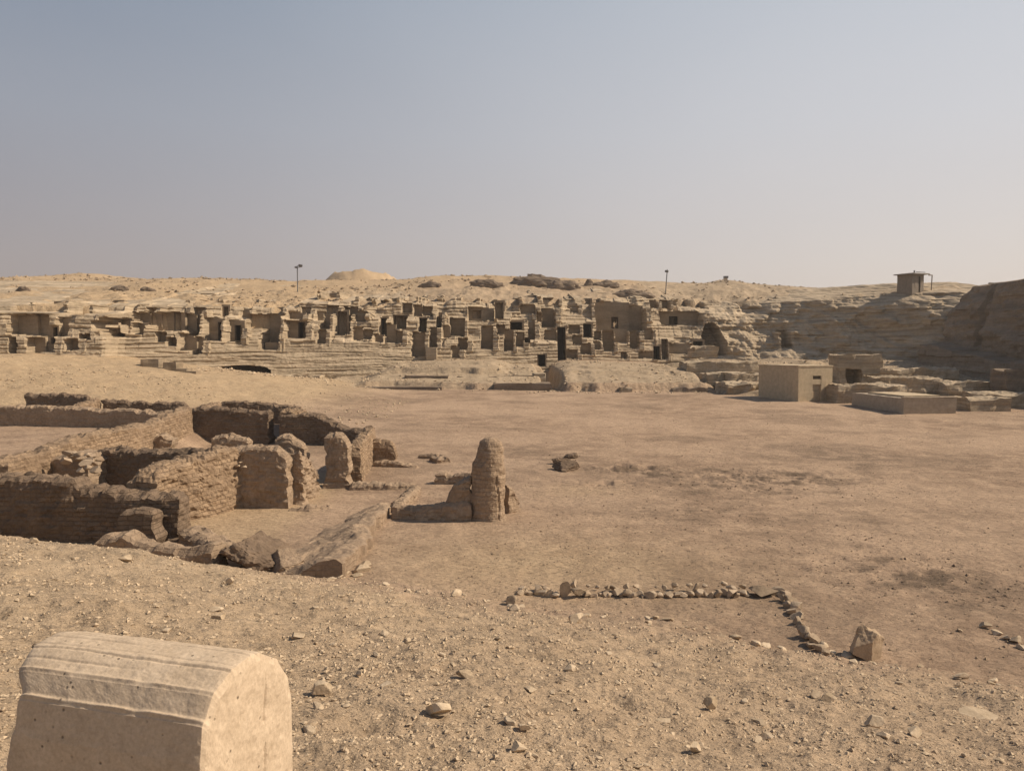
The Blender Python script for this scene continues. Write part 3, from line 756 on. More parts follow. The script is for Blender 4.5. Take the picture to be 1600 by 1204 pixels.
# ------------------------------------------------------------------ ruined mud-brick walls
def wall(label, pts, th, zb=-.25, amp=.05, mat=None, name='mud_brick_wall', cat='ruined wall', step=.07, seed=None, taper=.10, crumble=.095, rnd_top=.1, group=None):
    """pts: (X, Y, ztop) along the centre line"""
    seed = rnd.randrange(9999) if seed is None else seed
    pts = np.array(pts, float)
    seg = np.hypot(np.diff(pts[:, 0]), np.diff(pts[:, 1])); S = np.concatenate([[0], np.cumsum(seg)])
    L = S[-1]; hm = pts[:, 2].max() - zb
    ni, nj, nk = max(3, int(L / step)), max(3, int(hm / step)), max(3, int(th / step))
    p, q = lattice(ni, nj, nk)
    s = p[:, 0] / ni * L; t = p[:, 2] / nk - .5; v = p[:, 1] / nj
    cx, cy = np.interp(s, S, pts[:, 0]), np.interp(s, S, pts[:, 1])
    d = np.diff(pts[:, :2], axis=0) / seg[:, None]
    nx, ny = -d[:, 1], d[:, 0]
    if len(seg) > 1:
        mid = (S[:-1] + S[1:]) / 2
        NX, NY = np.interp(s, mid, nx), np.interp(s, mid, ny); ln = np.hypot(NX, NY); NX, NY = NX / ln, NY / ln
    else: NX, NY = np.full_like(s, nx[0]), np.full_like(s, ny[0])
    zt = np.interp(s, S, pts[:, 2])
    zt = zt + crumble * (fb2(s * .9, t * th * 1.2, 4, seed, .6) + .30 * np.round(1.3 * vn2(s * 1.7, t * 0, seed + 3)) )
    row = np.floor(zt / .12)
    zt = zt + .045 * _h(np.floor(s / .34), 0 * s, 0 * s, seed + 5) * min(1, crumble / .1) - .07 * (_h(np.floor(s / .30 + 3), np.round((t + .5) * 2), 0 * s, seed + 6) > .45) * min(1, crumble / .1)
    dist_side = (.5 - np.abs(t)) * th; dist_end = np.minimum(s, L - s)
    zt = zt - rnd_top * np.exp(-np.minimum(dist_side, dist_end) / .07)
    z = zb + (zt - zb) * v
    wth = th * (1 + taper * (1 - v) - taper * .4 * v)
    X, Y = cx + NX * t * wth, cy + NY * t * wth
    n1 = fb3(X * 1.1, Y * 1.1, z * 1.1, 3, seed + 11); n2 = fb3(X * 4 + 9, Y * 4, z * 5, 3, seed + 12, .6)
    n3 = fb3(X * 11, Y * 11, z * 13, 2, seed + 16)
    off = amp * (.55 * n1 + 1.0 * n2 + .45 * n3)
    rw = np.floor(z / .125)
    off = off + amp * .55 * _h(np.floor((s + t * th) / .34 + .5 * (rw % 2)), rw, 0 * rw, seed + 21) * (np.abs(t) > .49)
    sgn = np.sign(t) * (np.abs(t) > .49)
    X = X + NX * sgn * off; Y = Y + NY * sgn * off
    endf = np.where(p[:, 0] == 0, -1, np.where(p[:, 0] == ni, 1, 0))
    dx, dy = np.interp(s, (S[:-1] + S[1:]) / 2, d[:, 0]), np.interp(s, (S[:-1] + S[1:]) / 2, d[:, 1])
    n1 = n1 + fb3(X * 3 + 5, Y * 3, z * 2.2, 2, seed + 15)
    eo = endf * (amp * .7 * n1 + amp * 1.2 * n2 + .03 * np.round(2 * vn2(z * 4 + 9.7 * endf, endf * 3.1, seed + 14)))
    X, Y = X + dx * eo, Y + dy * eo
    z = z + np.where(p[:, 1] == nj, amp * (.9 * n2 + .9 * n3), 0)
    uv = np.stack([s + t * th, z], 1)
    o = mesh_obj(name, np.stack([X, Y, z], 1), q, mat or M_brick, origin=(float(pts[:, 0].mean()), float(pts[:, 1].mean()), zb), uv=uv)
    tag(o, label, cat, group or 'walls of the mud-brick ruin')
    return o
def W(px, py, Y): return P(px, py, Y)              # picture point at a given distance
def WX(px, Y): return (px - 800) / F * Y / CP if False else P(px, 620, Y)[0]

R = 'walls of the mud-brick ruin'
# far row, half sunk in the sand hill
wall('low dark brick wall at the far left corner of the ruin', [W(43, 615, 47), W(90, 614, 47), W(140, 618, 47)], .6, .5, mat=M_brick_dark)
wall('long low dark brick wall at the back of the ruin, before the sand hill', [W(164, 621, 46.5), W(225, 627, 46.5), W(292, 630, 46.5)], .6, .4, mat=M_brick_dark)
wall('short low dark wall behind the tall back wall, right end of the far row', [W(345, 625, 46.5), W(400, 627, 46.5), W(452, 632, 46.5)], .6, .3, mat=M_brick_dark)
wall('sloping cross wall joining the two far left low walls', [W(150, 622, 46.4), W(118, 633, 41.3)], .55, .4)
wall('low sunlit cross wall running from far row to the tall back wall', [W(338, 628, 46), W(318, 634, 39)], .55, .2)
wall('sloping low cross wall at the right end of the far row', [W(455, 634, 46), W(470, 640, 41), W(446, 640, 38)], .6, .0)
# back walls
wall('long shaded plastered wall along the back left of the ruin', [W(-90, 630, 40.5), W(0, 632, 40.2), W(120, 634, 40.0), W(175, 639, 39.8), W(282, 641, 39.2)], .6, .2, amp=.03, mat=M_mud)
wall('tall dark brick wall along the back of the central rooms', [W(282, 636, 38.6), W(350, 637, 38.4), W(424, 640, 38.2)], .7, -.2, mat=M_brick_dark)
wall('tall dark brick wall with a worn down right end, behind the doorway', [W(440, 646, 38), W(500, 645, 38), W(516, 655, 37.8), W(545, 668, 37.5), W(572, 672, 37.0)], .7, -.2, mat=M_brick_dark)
wall('long sunlit brick wall running towards the viewer on the left', [W(289, 637, 37.8), W(262, 645, 35.5), W(228, 660, 32.5), W(196, 666, 30.2), W(150, 674, 28), W(100, 684, 26), W(45, 706, 24), W(-5, 716, 22.5)], .75, -.2, step=.14)
wall('square shaded stub jutting from the sunlit left wall', [W(222, 674, 32.6), W(272, 678, 32.6)], .7, -.2, mat=M_mud)
wall('small rounded stub of wall in front of the dark back wall', [W(334, 681, 30), W(360, 678, 30), W(394, 684, 30)], .6, -.2, mat=M_mud, rnd_top=.12)
# middle walls
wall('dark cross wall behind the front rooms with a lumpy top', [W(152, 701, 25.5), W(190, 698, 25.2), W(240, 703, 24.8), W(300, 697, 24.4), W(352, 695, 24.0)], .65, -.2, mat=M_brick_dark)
wall('tall sunlit brick wall standing between the front rooms', [W(358, 696, 23.4), W(322, 703, 22.4), W(262, 716, 21.0), W(222, 745, 19.8)], .8, -.2, amp=.06)
wall('shaded plastered wall with pale stones set in it, right of the sunlit wall', [W(356, 696, 23.6), W(400, 697, 23.5), W(438, 698, 23.4), W(452, 706, 23.4)], .6, -.2, mat=M_mud)
wall('broken sunlit wall end with a ragged stepped outline', [W(452, 703, 23.7), W(468, 712, 24.6), W(481, 738, 25.6)], .75, -.2, amp=.10, mat=M_mud)
wall('rounded shaded pier behind the ragged wall end', [W(433, 684, 26.6), W(455, 679, 26.6), W(478, 694, 26.6)], .6, -.2, mat=M_mud, rnd_top=.12)
wall('tall shaded pier left of the sunlit right hand wall', [W(510, 676, 26.9), W(528, 674, 26.9), W(546, 682, 26.9)], .6, -.2, mat=M_mud, rnd_top=.12)
wall('sunlit brick wall closing the ruin on the right', [W(552, 696, 27.6), W(566, 680, 30.4), W(577, 666, 33), W(576, 668, 36.4)], .5, -.2)
wall('low shaded wall with a stepped top, right of the sunlit right wall', [W(583, 686, 32.2), W(606, 686, 32.2), W(616, 692, 32.2), W(619, 704, 32.2)], .5, -.2)
wall('thin low kerb running from the stepped wall to the right', [W(586, 717, 31.5), W(620, 719, 31.3), W(655, 727, 31.0)], .4, -.2, mat=M_mud, crumble=.05)
wall('small square sunlit stump at the end of the kerb', [W(682, 709, 33), W(694, 713, 32.2)], .6, -.2, mat=M_mud)
wall('low thin wall between small stump and stepped wall', [W(656, 708, 33.8), W(686, 708, 33.6)], .4, -.2, mat=M_mud, crumble=.05)
wall('low shaded wall in front of the right hand room', [W(548, 752, 26.4), W(600, 752, 26.4), W(648, 752, 26.6)], .45, -.2, mat=M_mud, crumble=.05)
wall('low sunlit kerb turning back to the pillar enclosure', [W(650, 756, 26.3), W(640, 766, 24.6), W(622, 780, 22.6)], .4, -.2, mat=M_mud, crumble=.05)
wall('low wall behind the mud-brick pillar', [W(684, 738, 27.5), W(715, 737, 27.4), W(742, 735, 27.2)], .4, -.2, mat=M_mud, crumble=.06)
wall('low shaded wall with a rounded end, joined to the foot of the pillar', [W(614, 783, 22.0), W(650, 787, 21.9), W(700, 785, 21.8), W(738, 783, 21.7)], .5, -.2, mat=M_mud, crumble=.05, rnd_top=.12)
wall('stepped stump of wall leaning against the left of the pillar', [W(698, 775, 21.9), W(708, 752, 21.9), W(722, 744, 21.9), W(738, 738, 21.9)], .45, -.2, mat=M_mud)
wall('small crumbled stump right of the pillar', [W(785, 752, 22.6), W(800, 766, 22.9)], .5, -.2, mat=M_mud, rnd_top=.12)
# front walls
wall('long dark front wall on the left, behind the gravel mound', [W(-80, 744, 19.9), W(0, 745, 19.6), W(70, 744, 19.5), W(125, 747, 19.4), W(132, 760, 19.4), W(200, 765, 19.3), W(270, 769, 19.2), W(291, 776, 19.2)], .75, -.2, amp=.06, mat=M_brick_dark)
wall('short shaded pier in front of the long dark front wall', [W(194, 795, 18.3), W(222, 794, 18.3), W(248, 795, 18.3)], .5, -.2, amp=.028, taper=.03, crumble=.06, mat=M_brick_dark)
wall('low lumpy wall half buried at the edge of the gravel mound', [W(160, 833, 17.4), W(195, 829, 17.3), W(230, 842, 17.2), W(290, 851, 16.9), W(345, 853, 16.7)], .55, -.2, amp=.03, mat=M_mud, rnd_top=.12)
wall('low sunlit wall footing at the base of the tall sunlit wall', [W(300, 824, 18.9), W(330, 838, 18.0), W(352, 848, 17.5)], .7, -.2, mat=M_mud, rnd_top=.12)
wall('low ridge of melted mud brick in front of the ragged wall end', [W(456, 786, 23.0), W(490, 789, 22.9), W(525, 787, 23.4)], .5, -.2, mat=M_mud, rnd_top=.12)

# eroded mud platform along the right edge of the ruin
def lump(name, label, cat, fn, nx, ny, mat, origin, group=None, zb=-.3, smooth=True):
    p, q = lattice(nx, 4, ny)
    u, w = p[:, 0] / nx, p[:, 2] / ny
    X, Y, Zt = fn(u, w)
    z = zb + (Zt - zb) * p[:, 1] / 4
    o = mesh_obj(name, np.stack([X, Y, z], 1), q, mat, origin=origin, smooth=False, uv=np.stack([X + Y, z], 1))
    tag(o, label, cat, group); return o
def platform(u, w):
    Y = 15.9 + u * 7.2
    xr = np.interp(Y, [15.9, 19, 23.1], [-3.45, -3.5, -3.6]) + .13 * vn2(Y * 1.5, 0 * Y, 201) + .08 * vn2(Y * 5, 0 * Y, 202)
    xl = np.interp(Y, [15.9, 18, 20, 23.1], [-5.1, -5.2, -5.1, -4.5])
    X = xl + (xr - xl) * w
    Z = np.interp(w, [0, .35, .75, 1.0], [-.04, .14, .35, .36]) * np.interp(Y, [15.9, 17, 20, 22.4, 23.1], [1.05, 1.0, .95, .8, .5])
    Z = Z + .09 * fb2(X * 1.3, Y * 1.3, 5, 203, .6) - .07 * sst(fb2(X * .9 + 4, Y * .9, 3, 205), .12, .3) + .05 * np.maximum(0, fb2(X * 3, Y * 3, 3, 204)) - .05 * np.exp(-((1 - w) / .04))
    return X, Y, Z
lump('mud_platform', 'broad eroded mud platform along the right side of the ruin', 'mud platform', platform, 110, 34, M_mud, (-4.3, 19.5, 0))

# ------------------------------------------------------------------ rocks
def ico(sub):
    t = (1 + 5 ** .5) / 2
    V = [(-1, t, 0), (1, t, 0), (-1, -t, 0), (1, -t, 0), (0, -1, t), (0, 1, t), (0, -1, -t), (0, 1, -t), (t, 0, -1), (t, 0, 1), (-t, 0, -1), (-t, 0, 1)]
    Fc = [(0, 11, 5), (0, 5, 1), (0, 1, 7), (0, 7, 10), (0, 10, 11), (1, 5, 9), (5, 11, 4), (11, 10, 2), (10, 7, 6), (7, 1, 8), (3, 9, 4), (3, 4, 2), (3, 2, 6), (3, 6, 8), (3, 8, 9), (4, 9, 5), (2, 4, 11), (6, 2, 10), (8, 6, 7), (9, 8, 1)]
    V = [np.array(v) / np.linalg.norm(v) for v in V]
    for _ in range(sub):
        mid, nf = {}, []
        def m(a, b):
            k = (min(a, b), max(a, b))
            if k not in mid:
                w = V[a] + V[b]; V.append(w / np.linalg.norm(w)); mid[k] = len(V) - 1
            return mid[k]
        for a, b, c in Fc:
            ab, bc, ca = m(a, b), m(b, c), m(c, a)
            nf += [(a, ab, ca), (b, bc, ab), (c, ca, bc), (ab, bc, ca)]
        Fc = nf
    return np.array(V), np.array(Fc, dtype=np.int32)
ICO = {k: ico(k) for k in (0, 1, 2, 3, 4)}
def rock_verts(seed, dims, sub=3, planes=11, rough=.05):
    r = np.random.RandomState(seed)
    if rough > .2: sub = 4
    V = ICO[sub][0].copy()
    n = r.normal(size=(planes, 3)); n /= np.linalg.norm(n, axis=1)[:, None]
    for k in range(planes):
        d = r.uniform(.34, .74); e = V @ n[k] - d
        V = V - np.outer(np.maximum(e, 0), n[k])
    V = V / np.abs(V).max(axis=0)
    V = V * (1 + rough * fb3(V[:, 0] * 2.5, V[:, 1] * 2.5, V[:, 2] * 2.5, 3 if rough < .2 else 6, seed, .5 if rough < .2 else .68)[:, None])
    return V * np.array(dims) / 2
def rock_mesh(name, seed, dims, mat, sub=3, planes=11, rough=.05):
    o = mesh_obj(name, rock_verts(seed, dims, sub, planes, rough), ICO[4 if rough > .2 else sub][1], mat)
    return o
def put_rock(px, py, wpx, label, name='loose_rock', cat='rock', h=.62, dep=.8, group=None, seed=None, rot=None, tilt=0., mat=None, planes=11, sink=.25, pos=None, sub=3, rough=.05):
    x, y, z = pos or hit(px, py)
    w = wpx / F * math.hypot(y, CAMZ - z)
    seed = seed if seed is not None else rnd.randrange(9999)
    o = rock_mesh(name, seed, (w, w * dep, w * h), mat or M_stone, sub, planes, rough)
    o.location = (x, y, z + w * h * (.5 - sink))
    o.rotation_euler = (rnd.uniform(-.15, .15), tilt, rnd.uniform(-.5, .5) if rot is None else rot)
    tag(o, label, cat, group)
    return o
BIG = [
    (503, 1086, 29, 'cube shaped pale stone standing alone right of the column drum', .8, .9),
    (680, 1118, 48, 'yellowish wedge shaped stone lying on the gravel, bottom centre', .55, .7),
    (1107, 1108, 29, 'upright pointed tan stone on the gravel at the lower right', .75, .7),
    (1366, 1133, 30, 'pale angular stone on the gravel right of bottom centre, largest of a group of three', .6, .8),
    (1382, 1152, 19, 'small dark stone in the group of three at the lower right', .6, .9),
    (1427, 1150, 26, 'ochre yellow stone in the group of three at the lower right', .55, .8),
    (335, 955, 27, 'thin tilted slab with a dark shadow above the column drum', .3, .6),
    (341, 966, 20, 'pale lump just below the thin tilted slab', .5, .8),
    (66, 1012, 34, 'flat pale slab with a black shadow, left of the column drum', .3, .6),
    (262, 985, 18, 'flat pale stone right behind the column drum', .35, .7),
    (58, 832, 64, 'large pale rounded boulder half buried at the left rim of the mound', .5, .7),
    (10, 822, 24, 'brown block at the far left rim of the mound', .8, .8),
    (52, 848, 18, 'small tan stone below the large rounded rim boulder', .7, .8),
    (728, 1058, 30, 'flat oval stone half sunk in gravel near bottom centre', .4, .7),
    (817, 1141, 21, 'rounded grey brown stone near bottom centre, upper of two', .6, .8),
    (811, 1174, 24, 'rounded grey brown stone near the bottom edge, lower of two', .6, .8),
    (902, 972, 27, 'white lump of limestone at the rim inside the stone outlined plot', .7, .8),
    (892, 1047, 22, 'pale oval stone in the middle of the gravel slope', .5, .7),
    (1299, 1094, 30, 'grey green slanting slab among rubble at the right', .45, .6),
    (1272, 1088, 22, 'pale slab among rubble at the right, beside the grey green one', .5, .7),
    (1504, 1060, 26, 'flat triangular stone on the rim at the right', .4, .6),
    (1085, 1176, 20, 'upright pale stone near the bottom edge, right of centre', .9, .8),
    (1186, 1130, 26, 'flat layered pale stone on the lower right gravel', .4, .6),
    (1195, 1153, 30, 'heap-like jagged stone on the lower right gravel', .45, .7),
    (1540, 981, 17, 'pale stone starting the short line at the right edge', .6, .8),
    (1558, 991, 17, 'second pale stone of the short line at the right edge', .5, .8),
    (1573, 999, 14, 'third stone of the short line at the right edge, small and brown', .6, .8),
    (1588, 1004, 20, 'dark fourth stone of the short line at the right edge', .6, .9),
    (1596, 1014, 20, 'last pale flat stone of the short line, cut by the right edge', .45, .8),
    (1499, 986, 9, 'small dark stone alone on the plain left of the short line', .6, .9),
    (601, 992, 14, 'small white and brown stone in the middle of the mound', .7, .8),
    (561, 1058, 12, 'small white stone right of the column drum', .9, .8),
    (540, 1104, 16, 'small flat white chip below the cube shaped stone', .4, .6),
    (1038, 1125, 28, 'thin dark grey flake lying on the gravel', .22, .7),
    (1000, 1134, 15, 'small dark flat flake left of the thin grey one', .3, .6),
    (950, 1022, 12, 'small white chip on the upper gravel slope, right of centre', .5, .8),
    (463, 996, 24, 'flat buff stone on the mound right behind the drum end', .4, .7),
    (405, 963, 12, 'small dark stone on the mound above the drum', .6, .8),
    (195, 878, 20, 'buff stone at the rim left of the rock lump', .7, .8),
    (360, 912, 17, 'narrow pale flake standing up on the mound below the rock lump', .9, .4),
]
for (px, py, w, lb, h, dp) in BIG:
    o = put_rock(px, py, w, lb, h=h, dep=dp, sink=.10 if h > .5 else .2, group='loose stones on the gravel mound')
x, y, z = hit(1530, 1118)
o = put_rock(1530, 1122, 66, 'large flat pale slab set flush in the ground at the lower right', h=.10, dep=.9, sink=.45)
# boulder with a shadow
def boulder():
    x, y, z = hit(1356, 1026)
    r = np.random.RandomState(5)
    u = ICO[4][0].copy()
    for (nv, d) in (((.45, -.85, .15), .50), ((-.62, -.55, .55), .52), ((.15, -.1, 1), .5), ((.92, .1, .3), .58), ((-.9, .3, -.1), .62), ((-.3, .8, .5), .6), ((.5, -.4, .75), .66), ((0, 0, -1), .55), ((-.25, -.9, -.2), .6)):
        nv = np.array(nv) / np.linalg.norm(nv); u = u - np.outer(np.maximum(u @ nv - d, 0), nv)
    u = u / np.abs(u).max(0) * np.array([.27, .24, .25])
    top = sst(u[:, 2] - .3 * u[:, 0], .02, .12)
    u = u * (1 + (.05 + .16 * top)[:, None] * fb3(u[:, 0] * 9, u[:, 1] * 9, u[:, 2] * 9, 4, 612, .6)[:, None])
    o = mesh_obj('boulder', u, ICO[4][1], M_boulder); o.location = (x, y, z + .2); o.rotation_euler = (-.05, .42, .1)
    tag(o, 'big tan boulder with a flat sunlit face at the right end of the stone border', 'boulder')
boulder()
put_rock(1322, 1026, 22, 'small pale stone in front of the big tan boulder', h=.5, group='loose stones on the gravel mound')
# rock lump and brick fragments at the corner of the ruin
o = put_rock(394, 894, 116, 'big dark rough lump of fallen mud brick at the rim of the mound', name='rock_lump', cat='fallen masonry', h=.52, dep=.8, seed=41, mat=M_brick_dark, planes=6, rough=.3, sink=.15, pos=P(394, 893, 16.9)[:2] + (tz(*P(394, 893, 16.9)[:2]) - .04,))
o.rotation_euler = (0, .05, .2)
o = put_rock(440, 896, 66, 'reddish sunlit lump of mud brick right of the dark lump', name='rock_lump', cat='fallen masonry', h=.68, dep=.9, seed=47, mat=M_mud, planes=6, rough=.25, sink=.15, pos=P(442, 896, 16.7)[:2] + (tz(*P(442, 896, 16.7)[:2]) - .04,))
for (px, py, w, lb, h) in ((562, 893, 34, 'dark rectangular brick fallen at the corner of the mud platform', .42), (572, 886, 24, 'pale brick fragment on top of the fallen brick', .5), (556, 900, 22, 'flat pale chip below the fallen brick', .3)):
    put_rock(px, py, w, lb, name='fallen_brick', cat='brick', h=h, dep=.6, planes=7, mat=M_stone, group='fallen bricks at the platform corner', rot=.15)
# brick rubble heap in the left room
for i in range(16):
    px, py = 100 + rnd.random() * 55, 702 + rnd.random() * 30
    Y = 24.4 - (py - 702) / 30 * 1.8
    X, _, Zp = P(px, py, Y)
    o = put_rock(0, 0, rnd.uniform(13, 24), 'tumbled sunlit mud brick in the heap against the left wall', name='fallen_brick', cat='brick', h=.6, dep=.8, mat=M_bricklump, planes=7, pos=(X, Y, Zp - .12), sub=2, group='tumbled bricks heaped in the left room')
wall('core of collapsed brickwork under the tumbled brick heap', [W(92, 712, 25.2), W(125, 706, 25.0), W(160, 708, 24.8)], 1.2, -.2, mat=M_mud, rnd_top=.12)
# pale stones set in the plastered wall
for (px, py, w) in ((382, 729, 9), (376, 722, 6), (371, 759, 13), (371, 727, 9)):
    X, Y, Z = P(px, py, 23.07)
    o = rock_mesh('wall_stone', rnd.randrange(999), (w / F * 23.2, (.2), w * .5 / F * 23.2), M_border, 2)
    o.location = (X, Y, Z); tag(o, 'pale stone set in the shaded plastered wall', 'stone', 'pale stones showing in the plastered wall')
# dark excavated heap and kerbs on the plain
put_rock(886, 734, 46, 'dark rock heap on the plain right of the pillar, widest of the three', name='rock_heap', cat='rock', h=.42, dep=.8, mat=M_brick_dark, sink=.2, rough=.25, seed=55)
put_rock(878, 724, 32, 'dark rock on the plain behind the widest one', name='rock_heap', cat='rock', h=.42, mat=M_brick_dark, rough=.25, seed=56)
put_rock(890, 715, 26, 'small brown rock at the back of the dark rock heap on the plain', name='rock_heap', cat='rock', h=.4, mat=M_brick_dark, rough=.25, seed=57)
wall('short worn brick footing lying on the plain', [W(928, 770.5, 25.4), W(972, 771, 25.2)], .35, -.1, mat=M_mud, crumble=.03, name='wall_footing', group='worn footings on the plain')
wall('thin dark worn footing line on the plain, left of the short brick one', [W(899, 745.5, 28.4), W(894, 770, 25.6)], .3, -.1, mat=M_mud, crumble=.04, name='wall_footing', group='worn footings on the plain')

# stones outlining the rectangular plot
def border_stone(px, py, w, label, h=.8, dep=.8, tilt=0., lift=0., grp='stones outlining the rectangular plot'):
    x, y, z = hit(px, py)
    wm = w / F * math.hypot(y, CAMZ - z)
    o = rock_mesh('border_stone', rnd.randrange(9999), (wm, wm * dep, wm * h), M_border, 2, 9, .06)
    o.location = (x, y, z + wm * h * .36 + lift)
    o.rotation_euler = (rnd.uniform(-.25, .25), tilt + rnd.uniform(-.2, .2), rnd.uniform(-.6, .6))
    tag(o, label, 'stone', grp)
    return o
border_stone(883, 930, 19, 'tallest rounded stone standing in the back row of the plot border', h=1.5)
border_stone(1087, 930, 11, 'thin upright stone standing in the back row of the plot border', h=2.1, dep=.5, tilt=.2)
border_stone(1192, 931, 44, 'long slanting slab near the right end of the back row of the plot border', h=.42, tilt=.15)
px = 806
row = []
while px < 1222:
    w = rnd.choice((10, 11, 13, 14, 16, 18, 22))
    if not (870 < px + w / 2 < 894 or 1080 < px + w / 2 < 1093 or 1172 < px + w / 2 < 1214): row.append((px + w / 2, w))
    px += w * .6
for k, (q, w) in enumerate(row):
    border_stone(q, 932 - (3 if q < 850 else 0) + rnd.uniform(-1.5, 1.5), w, 'rough tan stone in the back row of the plot border', h=rnd.uniform(.55, .9))
    if rnd.random() < .5:
        border_stone(q + rnd.uniform(-6, 6), 924 + rnd.uniform(-2, 2), w * .8, 'rough tan stone in the back row of the plot border', h=rnd.uniform(.5, .9), lift=rnd.uniform(.02, .09))
rt = [(1216, 926), (1228, 928), (1222, 936), (1234, 938), (1240, 945), (1232, 947), (1246, 950), (1241, 957), (1247, 964), (1244, 971), (1252, 976), (1257, 984), (1254, 991), (1262, 996), (1270, 1004), (1267, 1010), (1280, 1013), (1289, 1018)]
for k, (a, b) in enumerate(rt):
    border_stone(a, b + 3, rnd.choice((15, 18, 21, 24)), 'rough stone in the right hand side row of the plot border', h=rnd.uniform(.55, .95))
border_stone(801, 945, 20, 'pale stone at the left corner of the plot border', h=.9)
border_stone(797, 940, 14, 'small grey stone beside the pale left corner stone of the plot', h=.8)
border_stone(803, 952, 18, 'low pale stone below the left corner of the plot border', h=.5)

# countless small stones
OCT = (np.array([(1, 0, 0), (-1, 0, 0), (0, 1, 0), (0, -1, 0), (0, 0, 1), (0, 0, -1)], float), np.array([(0, 2, 4), (2, 1, 4), (1, 3, 4), (3, 0, 4), (2, 0, 5), (1, 2, 5), (3, 1, 5), (0, 3, 5)], dtype=np.int32))
def scatter(name, pts, sizes, kinds, mat, flat=.6):
    r = np.random.RandomState(len(pts))
    Vs, Fs, off = [], [], 0
    protos = []
    for k in range(14):
        V = rock_verts(500 + k, (1, .8, .6), 1, 7, .1) if kinds else OCT[0] * np.array([.5, .4, .32]) * (1 + .35 * np.random.RandomState(k).uniform(-1, 1, (6, 3))) + np.random.RandomState(k + 50).uniform(-.13, .13, (6, 3))
        protos.append(V)
    FF = ICO[1][1] if kinds else OCT[1]
    n = len(pts)
    which = r.randint(0, 14, n); ang = r.uniform(0, 6.28, n)
    ca, sa = np.cos(ang), np.sin(ang)
    nv = len(protos[0])
    A = np.array(protos)[which]
    fl = r.uniform(.55, 1.2, n)
    X = (A[:, :, 0] * ca[:, None] - A[:, :, 1] * sa[:, None]) * sizes[:, None] + pts[:, 0:1]
    Y = (A[:, :, 0] * sa[:, None] + A[:, :, 1] * ca[:, None]) * sizes[:, None] + pts[:, 1:2]
    Z = A[:, :, 2] * sizes[:, None] * fl[:, None] + pts[:, 2:3] + .12 * sizes[:, None]
    V = np.stack([X.ravel(), Y.ravel(), Z.ravel()], 1)
    Fc = (FF[None] + (np.arange(n) * nv)[:, None, None]).reshape(-1, 3)
    return tag(mesh_obj(name, V, Fc, mat), kind='stuff')
def in_frame(n, r0, r1, seed, cond, half=37):
    r = np.random.RandomState(seed)
    rr = np.exp(r.uniform(math.log(r0), math.log(r1), n)); a = np.radians(r.uniform(-half, half, n))
    x, y = rr * np.sin(a), rr * np.cos(a)
    f, s = mound_h(x, y)
    m = cond(x, y, s, r.uniform(0, 1, n))
    x, y = x[m], y[m]
    return np.stack([x, y, terrain(x, y)], 1), r
pts, r = in_frame(190000, 2.0, 24, 1, lambda x, y, s, u: (s > .05) & (u < .35 + .65 * (fb2(x * 1.1, y * 1.1, 3, 301) > .0)))
size = np.minimum(.005 * (1 - r.uniform(0, .985, len(pts))) ** -.62, .05) * (.55 + .09 * np.hypot(pts[:, 0], pts[:, 1]))
scatter('gravel', pts, np.minimum(size, .07), 0, M_gravel)
pts, r = in_frame(5000, 2.5, 24, 2, lambda x, y, s, u: (s > -.1) & (u < .5 + .5 * (fb2(x * .8, y * .8, 3, 302) > .05)))
scatter('gravel', pts, r.uniform(.018, .06, len(pts)) * (.5 + .06 * np.hypot(pts[:, 0], pts[:, 1])).clip(.5, 1.3), 1, M_gravel)
M_clod = stone_material('dark_soil_clod', (.15, .108, .075), (.28, .205, .145), per_object=False)
def clod_ok(x, y, s, u):
    p_ = 1.1 * np.exp(-((x - 8.7) / 1.5) ** 2 - ((y - 16.2) / 2.0) ** 2) + .9 * np.exp(-((x - 9) / 3.6) ** 2 - ((y - 27.5) / 2.4) ** 2) + .5 * np.exp(-((x - 5.3) / 2.6) ** 2 - ((y - 22.3) / 1.4) ** 2) + .8 * np.exp(-((x - 2.3) / .9) ** 2 - ((y - 33) / .9) ** 2)
    return (s < -.2) & (u < p_ * (fb2(x * 1.1, y * 1.1, 3, 307) > -.05))
pts, r = in_frame(16000, 11, 40, 6, clod_ok)
scatter('soil_clods', pts, .02 + .085 * r.uniform(0, 1, len(pts)) ** 3, 0, M_clod)
def plain_ok(x, y, s, u):
    patch = np.exp(-((x - 8.4) / 2.2) ** 2 - ((y - 16.4) / 2.6) ** 2) + .9 * np.exp(-((x - 8.5) / 4) ** 2 - ((y - 27.5) / 4) ** 2) + .5 * np.exp(-((x - 5) / 4) ** 2 - ((y - 20) / 4) ** 2)
    return (s < -.2) & (u < .06 + .5 * patch + .25 * (fb2(x * .35, y * .5, 3, 305) > .1)) & ~((x < -3.2) & (y < 48) & (y > 15))
pts, r = in_frame(60000, 9, 70, 3, plain_ok)
scatter('scattered_grit', pts, .012 + .05 * r.uniform(0, 1, len(pts)) ** 3 + .0004 * pts[:, 1], 0, M_border)
